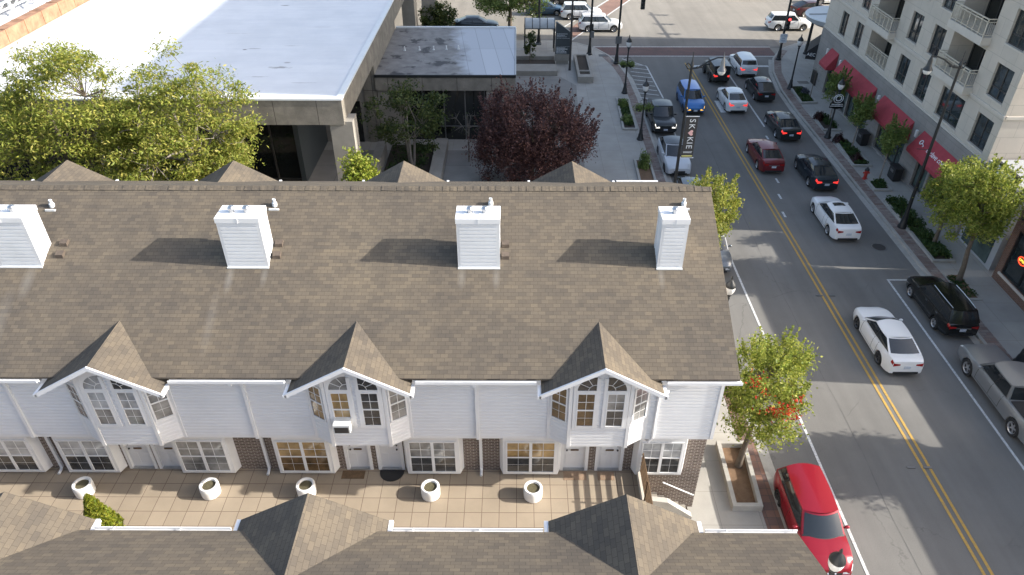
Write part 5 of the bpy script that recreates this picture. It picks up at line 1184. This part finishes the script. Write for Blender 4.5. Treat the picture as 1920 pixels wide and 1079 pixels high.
def bin_(x, y, lab):
    t = thing('litter_bin', lab, 'bin', (x, y, .13), 0, 'dark bins by the shop fronts'); bm = MB(); bm.box(-.26, .26, -.42, .42, .06, .86); bm.box(-.29, .29, -.45, .45, .86, .93); bm.box(-.22, .22, -.38, .38, 0, .06); bm.build('body', M['trim_black'], t)
    MB().box(-.29, -.26, -.2, .2, .55, .72).build('flap', M['grey_metal'], t)
bin_(25.1, 49.3, 'dark square bin between the second and third red awning'); bin_(25.1, 43.75, 'dark square bin between the third red awning and the lettered one')
for x, y, r_, lab in ((20.87, 35.5, .36, 'round dark manhole cover in the lane right of the white sunroof sedan'), ):
    t = thing('manhole_cover', lab, 'manhole cover', (x, y, .003)); MB().lathe([(r_, 0), (r_, .006), (.01, .008)], n=24).build('lid', M['bronze'], t); MB().lathe([(r_+.07, -.002), (r_+.07, .004), (r_, .005)], n=24).build('ring', M['grey_metal'], t)
for i, (x, y) in enumerate(((15.86, 30.75), (16.5, 30.75), (15.6, 19.3), (16.25, 19.3))):
    tag(MB().box(-.16, .16, -.05, .05, 0, .025).build('road_reflector', M['grey_metal'], None, loc=(0, 0, 0)), ('small grey reflector left of the yellow lines, beside the nearest white sedan', 'small grey reflector right of the yellow lines, beside the nearest white sedan', 'small grey road reflector left of the double yellow line near the bottom', 'small grey road reflector right of the double yellow line near the bottom')[i], 'road reflector', 'road reflectors on the double yellow line').location = (x, y, .014)
for x, y, lab in ((9.3, 67.3, 'dark drain grate slab on the left corner nearest the signal pole'), (8.3, 69.0, 'dark slab in the left corner pavement beyond the signal pole'), (24.9, 61.9, 'brown rectangular grate in the right pavement by the lamp')):
    tag(MB().box(-.45, .45, -.3, .3, 0, .012).build('pavement_grate', M['bronze'], None), lab, 'grate').location = (x, y, .136)

# ------------------------------------------------------------------ PLANTING
def leaf_obj(name, C, size, mat, parent=None, seed=0, up=.5, aspect=.5, loc=None):
    r = np.random.default_rng(seed); C = np.asarray(C, float); n = len(C)
    nr = r.normal(size=(n, 3)); nr[:, 2] += up; nr /= np.linalg.norm(nr, axis=1)[:, None]
    a = np.cross(nr, r.normal(size=(n, 3))); a /= np.linalg.norm(a, axis=1)[:, None]; b = np.cross(nr, a)
    s = (size*r.uniform(.65, 1.35, size=n))[:, None]
    V = np.stack([C-a*s, C-b*s*aspect+a*s*.1, C+a*s-nr*s*.25, C+b*s*aspect+a*s*.1], 1).reshape(-1, 3).astype(np.float32)
    me = bpy.data.meshes.new(name); me.vertices.add(4*n); me.vertices.foreach_set('co', V.ravel())
    me.loops.add(4*n); me.loops.foreach_set('vertex_index', np.arange(4*n, dtype=np.int32))
    me.polygons.add(n); me.polygons.foreach_set('loop_start', np.arange(0, 4*n, 4, dtype=np.int32))
    me.update(calc_edges=True); me.validate(); me.materials.append(mat)
    o = bpy.data.objects.new(name, me); COL.objects.link(o)
    if parent: o.parent = parent
    if loc: o.location = loc
    return o
def tree(name, lab, base, H_, th, tr_, cr, cz, ncl, per, clr, leaf, mat, seed, bark='bark', flat=.8, off=(0, 0), up=.5, group=None, cat='tree', shoots=0, sl=.5, multi=1, inner=.5, aspect=.5):
    t = thing(name, lab, cat, base, 0, group); r = np.random.default_rng(seed)
    cen = np.array([off[0], off[1], cz]); rad = np.array(cr)
    lob = r.normal(size=(9, 3)); lob /= np.linalg.norm(lob, axis=1)[:, None]
    C = []
    while len(C) < ncl:
        d = r.normal(size=3); d /= np.linalg.norm(d); k = (inner+(1-inner)*r.random()**.5)
        k *= .60+.46*max(0, float((lob @ d).max()))**4
        if d[2] < -.6 and r.random() < .6: continue
        C.append(cen+d*rad*k)
    C = np.array(C)
    # limbs
    mb = MB(); nl = max(5, ncl//14); starts = []
    for m in range(multi):
        ang = 2*math.pi*m/multi+.5; sx, sy = ((.25*math.cos(ang), .25*math.sin(ang)) if multi > 1 else (0, 0)); tx, ty = off[0]*.5+sx*2, off[1]*.5+sy*2
        path = [(sx*.3, sy*.3, 0), (sx*.5+tx*.15, sy*.5+ty*.15, th*.45), (tx*.6, ty*.6, th), (tx, ty, cz), (off[0], off[1], cz+rad[2]*.55)]
        mb.tube(path, [tr_*1.25, tr_, tr_*.85, tr_*.5, tr_*.15], 8); starts.append([Vector(p) for p in path])
    hubs = []
    for i in range(nl):
        ta = C[r.integers(len(C))]; p = starts[i % multi]; f = r.uniform(0, 1); s = p[2].lerp(p[3], f)
        e = Vector(cen)+(Vector(ta)-Vector(cen))*.62; mid = s.lerp(e, .5)+Vector((0, 0, -.06*rad[2]+.12*rad[2]*r.random()))
        mb.tube([s, mid, e], [tr_*.45, tr_*.3, tr_*.16], 6); hubs += [mid, e]
    for q in C:
        v = Vector(q); hb = min(hubs, key=lambda h: (h-v).length); mid = hb.lerp(v, .5)+Vector(r.normal(size=3)*.06*rad[0])
        mb.tube([hb, mid, v], [tr_*.14, tr_*.09, tr_*.03], 4)
    mb.build('trunk', M[bark], t, smooth=60)
    n = ncl*per; ci = r.integers(0, ncl, n); sc = clr*(.6+.8*r.random(ncl))
    o = r.normal(size=(n, 3)); o *= (np.abs(r.normal(size=(n, 1)))*.25+.45)/np.maximum(.35, np.linalg.norm(o, axis=1)[:, None])**.55
    o[:, 2] *= flat
    L_ = C[ci]+o*sc[ci][:, None]
    if shoots:
        d = r.normal(size=(shoots, 3)); d /= np.linalg.norm(d, axis=1)[:, None]; d[:, 2] = np.abs(d[:, 2])*.9+.1; d /= np.linalg.norm(d, axis=1)[:, None]
        b0 = cen+d*rad*.86*np.array([.72+.36*max(0, float((lob @ q).max()))**3 for q in d])[:, None]; m_ = 45; si = np.repeat(np.arange(shoots), m_)
        tt = r.random(len(si))[:, None]; dv = d*.55+np.array([0, 0, .75]); ln = (sl*(.6+.8*r.random(shoots)))[si][:, None]
        L_ = np.concatenate([L_, b0[si]+dv[si]*tt*ln+r.normal(size=(len(si), 3))*(.13*sl*(1.1-tt))])
    leaf_obj('crown', L_, leaf, mat, t, seed, up, aspect)
    return t
Lo = leafmat('leaf_locust', [(0.176, 0.221, 0.036), (0.234, 0.280, 0.047), (0.312, 0.325, 0.065), (0.416, 0.377, 0.098), (0.208, 0.260, 0.042)], .42)
Lg = leafmat('leaf_pear', [(0.188, 0.244, 0.037), (0.288, 0.331, 0.056), (0.413, 0.413, 0.094), (0.150, 0.206, 0.035)], .42)
Lr = leafmat('leaf_red', [(.50, .035, .018), (.38, .025, .014), (.58, .10, .03)], .3)
Ld = leafmat('leaf_dark', [(0.039, 0.066, 0.020), (0.061, 0.088, 0.024), (0.094, 0.116, 0.033)], .28)
Lm = leafmat('leaf_mid', [(0.125, 0.188, 0.050), (0.163, 0.231, 0.060), (0.206, 0.256, 0.075)], .36)
Lp = leafmat('leaf_purple', [(0.084, 0.043, 0.042), (0.128, 0.062, 0.055), (0.062, 0.036, 0.043), (0.275, 0.138, 0.113), (0.090, 0.048, 0.046)], .25)
Lb = leafmat('leaf_bright', [(0.168, 0.228, 0.022), (0.240, 0.288, 0.036), (0.312, 0.324, 0.060)], .3)
Lc = leafmat('leaf_conifer', [(0.138, 0.184, 0.014), (0.207, 0.230, 0.021), (0.276, 0.265, 0.034), (0.092, 0.132, 0.014)], .2)
Lx = leafmat('leaf_barberry', [(.03, .012, .014), (.045, .018, .018), (.06, .025, .02)], .15)
Lv = leafmat('leaf_groundcover', [(0.030, 0.068, 0.018), (0.045, 0.090, 0.022), (0.068, 0.105, 0.030)], .2)
Ll = leafmat('leaf_lavender', [(.09, .09, .14), (.12, .12, .18), (.06, .08, .06)], .2)
# big locusts behind the row
tree('locust_tree', 'big yellow green locust tree at the left edge before the white roof', (-22.6, 33.6, .13), 12, 3.2, .2, (4.8, 3.2, 5.0), 7.2, 200, 180, .72, .092, Lo, 11, flat=.55, up=.9, group='yellow green locust trees', aspect=.36)
tree('locust_tree', 'big yellow green locust tree with a pale trunk left of the dark glazing', (-16.4, 34.0, .13), 12, 3.0, .2, (3.9, 3.2, 5.0), 6.9, 190, 180, .68, .092, Lo, 12, bark='bark_pale', flat=.55, up=.9, off=(-.5, 0), group='yellow green locust trees', aspect=.36)
tree('shrub_tree', 'bright yellow green bushy shrub at the foot of the concrete pillar', (-8.25, 34.4, .13), 6, 2.2, .07, (1.0, 1.0, 1.7), 4.75, 46, 70, .36, .10, Lb, 13, inner=.3, cat='shrub')
tree('courtyard_tree', 'loose dark green tree in the courtyard before the annex', (-7.0, 45.0, .13), 6, 1.8, .1, (3.0, 2.3, 2.6), 3.4, 84, 80, .55, .09, Ld, 14, bark='bark_pale', flat=.6, multi=3)
tree('bare_tree', 'grey leafless branching small tree in front of the annex glazing', (-3.2, 46.2, .13), 4, 1.2, .06, (1.5, 1.2, 1.3), 2.7, 45, 2, .3, .06, Ld, 15, bark='bark_pale')
tree('plum_tree', 'large purple leaved plum tree beside the pavement', (1.05, 42.9, .13), 6.5, 1.4, .17, (4.5, 3.5, 3.2), 3.0, 280, 190, .55, .075, Lp, 16, flat=1.25, inner=.45, shoots=110, sl=.85)
tree('boulevard_tree', 'spreading green tree behind the annex roof', (-.6, 77.0, .1), 6, 1.2, .24, (4.3, 2.8, 2.1), 3.3, 120, 100, .65, .11, Lm, 17, flat=.6, inner=.35)
tree('round_shrub', 'round dark green shrub behind the annex roof by the concrete pillar', (-8.1, 75.2, .1), 3, .5, .07, (2.1, 1.6, 1.6), 1.7, 90, 80, .45, .12, Ld, 18, inner=.3, cat='shrub')
tree('small_tree', 'thin small leafy tree in front of the bus shelter', (1.3, 66.6, .2), 3, .6, .04, (.6, .6, 1.3), 1.7, 22, 40, .28, .1, Ld, 19)
# street trees
tree('street_tree', 'green street tree with bright red leaf clusters by the corner of the townhouse', (8.75, 19.2, .2), 7, 1.6, .12, (1.6, 1.55, 2.9), 3.75, 110, 145, .40, .058, Lg, 21, shoots=60, sl=.5, off=(.3, 0), inner=.35)
rt_ = bpy.data.objects['street_tree']; rr = np.random.default_rng(4); cl = []
for cx, cy, cz_, n in ((.40, -1.1, 4.0, 95), (.85, -1.15, 4.0, 50), (1.0, -.95, 4.5, 25), (-.55, -.9, 5.3, 35), (-.25, -1.1, 5.0, 20), (.6, -1.2, 4.35, 25), (-.1, -1.2, 4.3, 20)): cl.append(rr.normal(size=(n, 3))*(.17, .15, .12)+(cx, cy, cz_))
leaf_obj('red_leaves', np.concatenate(cl), .062, Lr, rt_, 5)
tree('street_tree', 'yellow green street tree squeezed against the east end of the townhouse roof', (8.85, 31.0, .2), 7.5, 1.6, .11, (1.45, 1.4, 2.4), 4.3, 85, 140, .38, .062, Lo, 22, shoots=45, sl=.5, off=(.6, 0), inner=.35)
tree('street_tree', 'larger sunlit street tree in front of the white sign on the right pavement', (24.0, 35.6, .2), 8, 1.6, .11, (1.4, 1.4, 1.8), 3.5, 60, 100, .4, .08, Lg, 23, off=(-.1, 0), inner=.35)
tree('street_tree', 'sunlit street tree above the black parked car', (23.6, 31.9, .2), 7.2, 1.9, .13, (2.05, 1.85, 2.2), 4.6, 135, 150, .46, .066, Lg, 24, shoots=80, sl=.6, off=(-.65, 0), inner=.35)
tree('street_tree', 'street tree on the right pavement beside the brick shop, its shade dappling the road', (23.3, 18.7, .2), 7, 2.0, .13, (2.1, 2.0, 2.2), 5.0, 130, 105, .46, .08, Lg, 25, inner=.35, shoots=60, sl=.6)
for i, (x, y, lab) in enumerate(((24.0, 53.0, 'small street tree before the second red awning'), (23.95, 48.2, 'small street tree behind the O sign lamp'), (23.98, 43.4, 'small street tree beside the red fire hydrant'))):
    tree('small_street_tree', lab, (x, y, .2), 4, 1.8, .05, (.8, .8, 1.25), 2.85, 42, 90, .34, .075, Lm, 31+i, shoots=18, sl=.4, bark='bark_pale', group='small street trees by the awnings', inner=.3)
tree('sapling', 'leafless thin sapling in the grassy bed by the right lamp', (24.2, 58.0, .2), 3, 1.0, .03, (.5, .5, .8), 1.9, 26, 1, .2, .05, Ld, 35, bark='bark')
def shrub(lab, x, y, rx, rz, mat, seed, n=900, name='shrub', leaf=.07, group=None, ry=None):
    t = thing(name, lab, 'shrub', (x, y, .2), 0, group); r = np.random.default_rng(seed)
    d = r.normal(size=(n, 3)); d /= np.linalg.norm(d, axis=1)[:, None]; d[:, 2] = np.abs(d[:, 2])
    k = (r.random(n)**.33)*(.8+.25*np.sin(d[:, 0]*5+seed)*np.cos(d[:, 1]*4))
    leaf_obj('foliage', d*k[:, None]*np.array([rx, ry or rx, rz]), leaf, mat, t, seed)
    mb = MB()
    for i in range(7):
        a = 2*math.pi*i/7; mb.tube([(0, 0, -.08), (rx*.25*math.cos(a), rx*.25*math.sin(a), rz*.4), (rx*.6*math.cos(a), rx*.6*math.sin(a), rz*.75)], [.02, .014, .006], 4)
    mb.build('stem', M['bark'], t); return t
# conifer on the terrace
t = thing('conifer', 'pointed yellow green clipped evergreen on the terrace behind the gutter', 'tree', (-13.3, 14.6, TZ)); r = np.random.default_rng(3)
n = 8000; h = 1.8; zz = r.random(n)**1.25; ang = r.random(n)*2*np.pi; tw_ = (1-zz)**.75*.62*(.88+.16*np.sin(ang*5+zz*23)*np.cos(zz*31+ang*2))*(.55+.45*r.random(n)**.4)
leaf_obj('crown', np.stack([tw_*np.cos(ang), tw_*np.sin(ang), .12+zz*h], 1), .06, Lc, t, 3, up=.9, aspect=.4)
MB().tube([(0, 0, 0), (0, 0, h*.8)], [.06, .015], 6).build('trunk', M['bark'], t)
tag_ = shrub('low white edged pot plant hidden behind the gutter beside the evergreen', -12.3, 13.6, .3, .3, Lc, 41, 300)
tag_.location.z = TZ
shrub('small green shrub poking up behind the foreground gutter near the street', 7.1, 12.7, .4, .5, Lm, 42, 400)
# planter beds: kerb border and soil, then plants
def bed(lab, pts, soil='soil', hb=.12, group='planter beds along the pavements', w=.16):
    cx = sum(p[0] for p in pts)/len(pts); cy = sum(p[1] for p in pts)/len(pts); t = thing('planter_bed', lab, 'planter bed', (cx, cy, .13), 0, group); n = len(pts)
    c_ = Vector((cx, cy)); mb = MB(); ins = []
    for p in pts: v = Vector(p)-c_; ins.append(c_+v*(1-w/min(abs(v.x), abs(v.y)) if False else 1)-Vector((math.copysign(w, v.x), math.copysign(w, v.y))))
    for i in range(n):
        a, b = Vector(pts[i]), Vector(pts[(i+1) % n]); A, B = ins[i], ins[(i+1) % n]
        mb.ext([(a.x, a.y, .1), (b.x, b.y, .1), (B.x, B.y, .1), (A.x, A.y, .1)], (0, 0, hb+.03))
    mb.build('border', M['kerb'], t, True)
    mb = MB(); mb.prism([(p.x, p.y) for p in ins], .11, .18); mb.build('soil', M[soil], t, True); return ins
beds = [('mulched planter bed at the foot of the tree with red clusters', [(8.02, 17.1), (9.12, 17.1), (9.28, 20.3), (8.1, 20.3)], .3), ('planter bed with two green clumps on the left pavement', [(8.05, 51.6), (9.2, 51.6), (9.25, 57.6), (8.25, 58.0)], .14),
 ('mulched planter bed with a shrub beside the pale grey sports car', [(8.1, 42.6), (9.3, 42.6), (9.35, 46.4), (8.2, 46.4)], .14), ('planter bed around the yellow green tree by the townhouse end', [(8.1, 29.4), (9.3, 29.4), (9.3, 32.8), (8.1, 32.8)], .14),
 ('grassy planter bed with lavender and a bare sapling', [(23.1, 56.9), (24.5, 57.0), (24.6, 60.8), (23.3, 60.8)], .14), ('planter bed with a purple shrub before the second awning', [(23.05, 51.5), (24.45, 51.5), (24.6, 54.2), (23.15, 54.6)], .14),
 ('long planter bed with two purple shrubs beyond the hydrant', [(23.05, 45.5), (24.4, 45.5), (24.45, 50.0), (23.3, 50.0)], .14), ('small planter bed with ground cover beside the hydrant', [(23.1, 42.0), (24.3, 42.0), (24.35, 43.4), (23.1, 43.4)], .14),
 ('long planter bed full of dark green ground cover by the tall lamp', [(23.05, 33.7), (24.3, 33.7), (24.4, 40.8), (23.2, 40.8)], .14), ('soil bed around the tree above the black parked car', [(23.0, 30.2), (24.0, 30.2), (24.1, 32.6), (23.1, 32.6)], .06)]
for lab, pts, hb in beds: bed(lab, pts, 'soil' if 'mulch' in lab or 'soil' in lab or 'yellow' in lab else 'soil_dark', hb)
gc = []; r = np.random.default_rng(9)
def cover(x0, x1, y0, y1, n, h):
    m = max(6, int((x1-x0)*(y1-y0)*3)); cs = np.stack([r.uniform(x0, x1, m), r.uniform(y0, y1, m)], 1); ci = r.integers(0, m, n)
    xy = cs[ci]+r.normal(size=(n, 2))*.22; hh = h*(.4+.6*r.random(m))[ci]*r.random(n)
    k = (xy[:, 0] > x0) & (xy[:, 0] < x1) & (xy[:, 1] > y0) & (xy[:, 1] < y1); gc.append(np.stack([xy[:, 0], xy[:, 1], .17+hh], 1)[k])
cover(23.2, 24.25, 33.85, 40.6, 6500, .5); cover(23.4, 24.3, 57.1, 60.6, 2600, .25); cover(23.6, 24.3, 51.7, 54, 1500, .4); cover(23.3, 24.2, 45.7, 49.6, 2600, .35); cover(23.3, 24.15, 42.2, 43.2, 1300, .35); cover(8.3, 9.05, 52, 57.4, 1500, .25)
cover(-8.7, -6, 41.3, 48.6, 4000, .6); cover(-21, -9.6, 30, 41.5, 5000, .3); cover(23.1, 23.95, 30.4, 32.4, 500, .12); cover(5.7, 6.35, 62.4, 67.4, 2600, .10)
o = leaf_obj('ground_cover', np.concatenate(gc), .075, Lv, None, 9); o['kind'] = 'stuff'
gp = 'shrubs in the planter beds'
for i, a in enumerate((('dark purple shrub in the bed before the second awning', 23.45, 53.6, .5, .75, Lx), ('dark purple shrub touching the base of the O sign lamp', 23.5, 49.5, .48, .7, Lx), ('dark purple shrub at the hydrant end of the long bed', 23.6, 46.3, .5, .65, Lx), ('grey lavender clump in the grassy bed', 24.1, 59.2, .5, .5, Ll),
    ('tall leafy green shrub beside the pale grey sports car', 8.75, 45.3, .62, 1.5, Lm), ('green clump at the far end of the bed left of the dark pickup truck', 8.65, 56.3, .6, .7, Lm), ('green clump at the near end of the bed left of the dark pickup truck', 8.6, 53.2, .6, .6, Lm))):
    shrub(a[0], a[1], a[2], a[3], a[4], a[5], 50+i, 1000, group=gp)
# hanging flower baskets on the two left lamps
for i, (x, y, lab) in enumerate(((9.12, 59.26, 'flower basket on the lamp nearest the crosswalk'), (9.15, 49.95, 'flower basket on the lamp beside the dark pickup truck'))):
    t = thing('hanging_basket', lab, 'flower basket', (x, y, 2.55), 0, 'hanging flower baskets'); r = np.random.default_rng(60+i)
    for s in (-1, 1):
        mb = MB(); mb.lathe([(.05, -.28), (.2, -.2), (.27, 0)], (s*.3, 0, 0), 12)
        mb.tube([(s*.3, 0, .5), (s*.04, 0, .62)], .015, 4); mb.tube([(s*.52, 0, 0), (s*.3, 0, .5), (s*.08, 0, 0)], .008, 4); mb.build('basket', M['trim_black'], t)
        d = r.normal(size=(350, 3))*(.17, .17, .12)+(s*.3, 0, .05); leaf_obj('foliage', d, .06, Lm, t, 61+i)
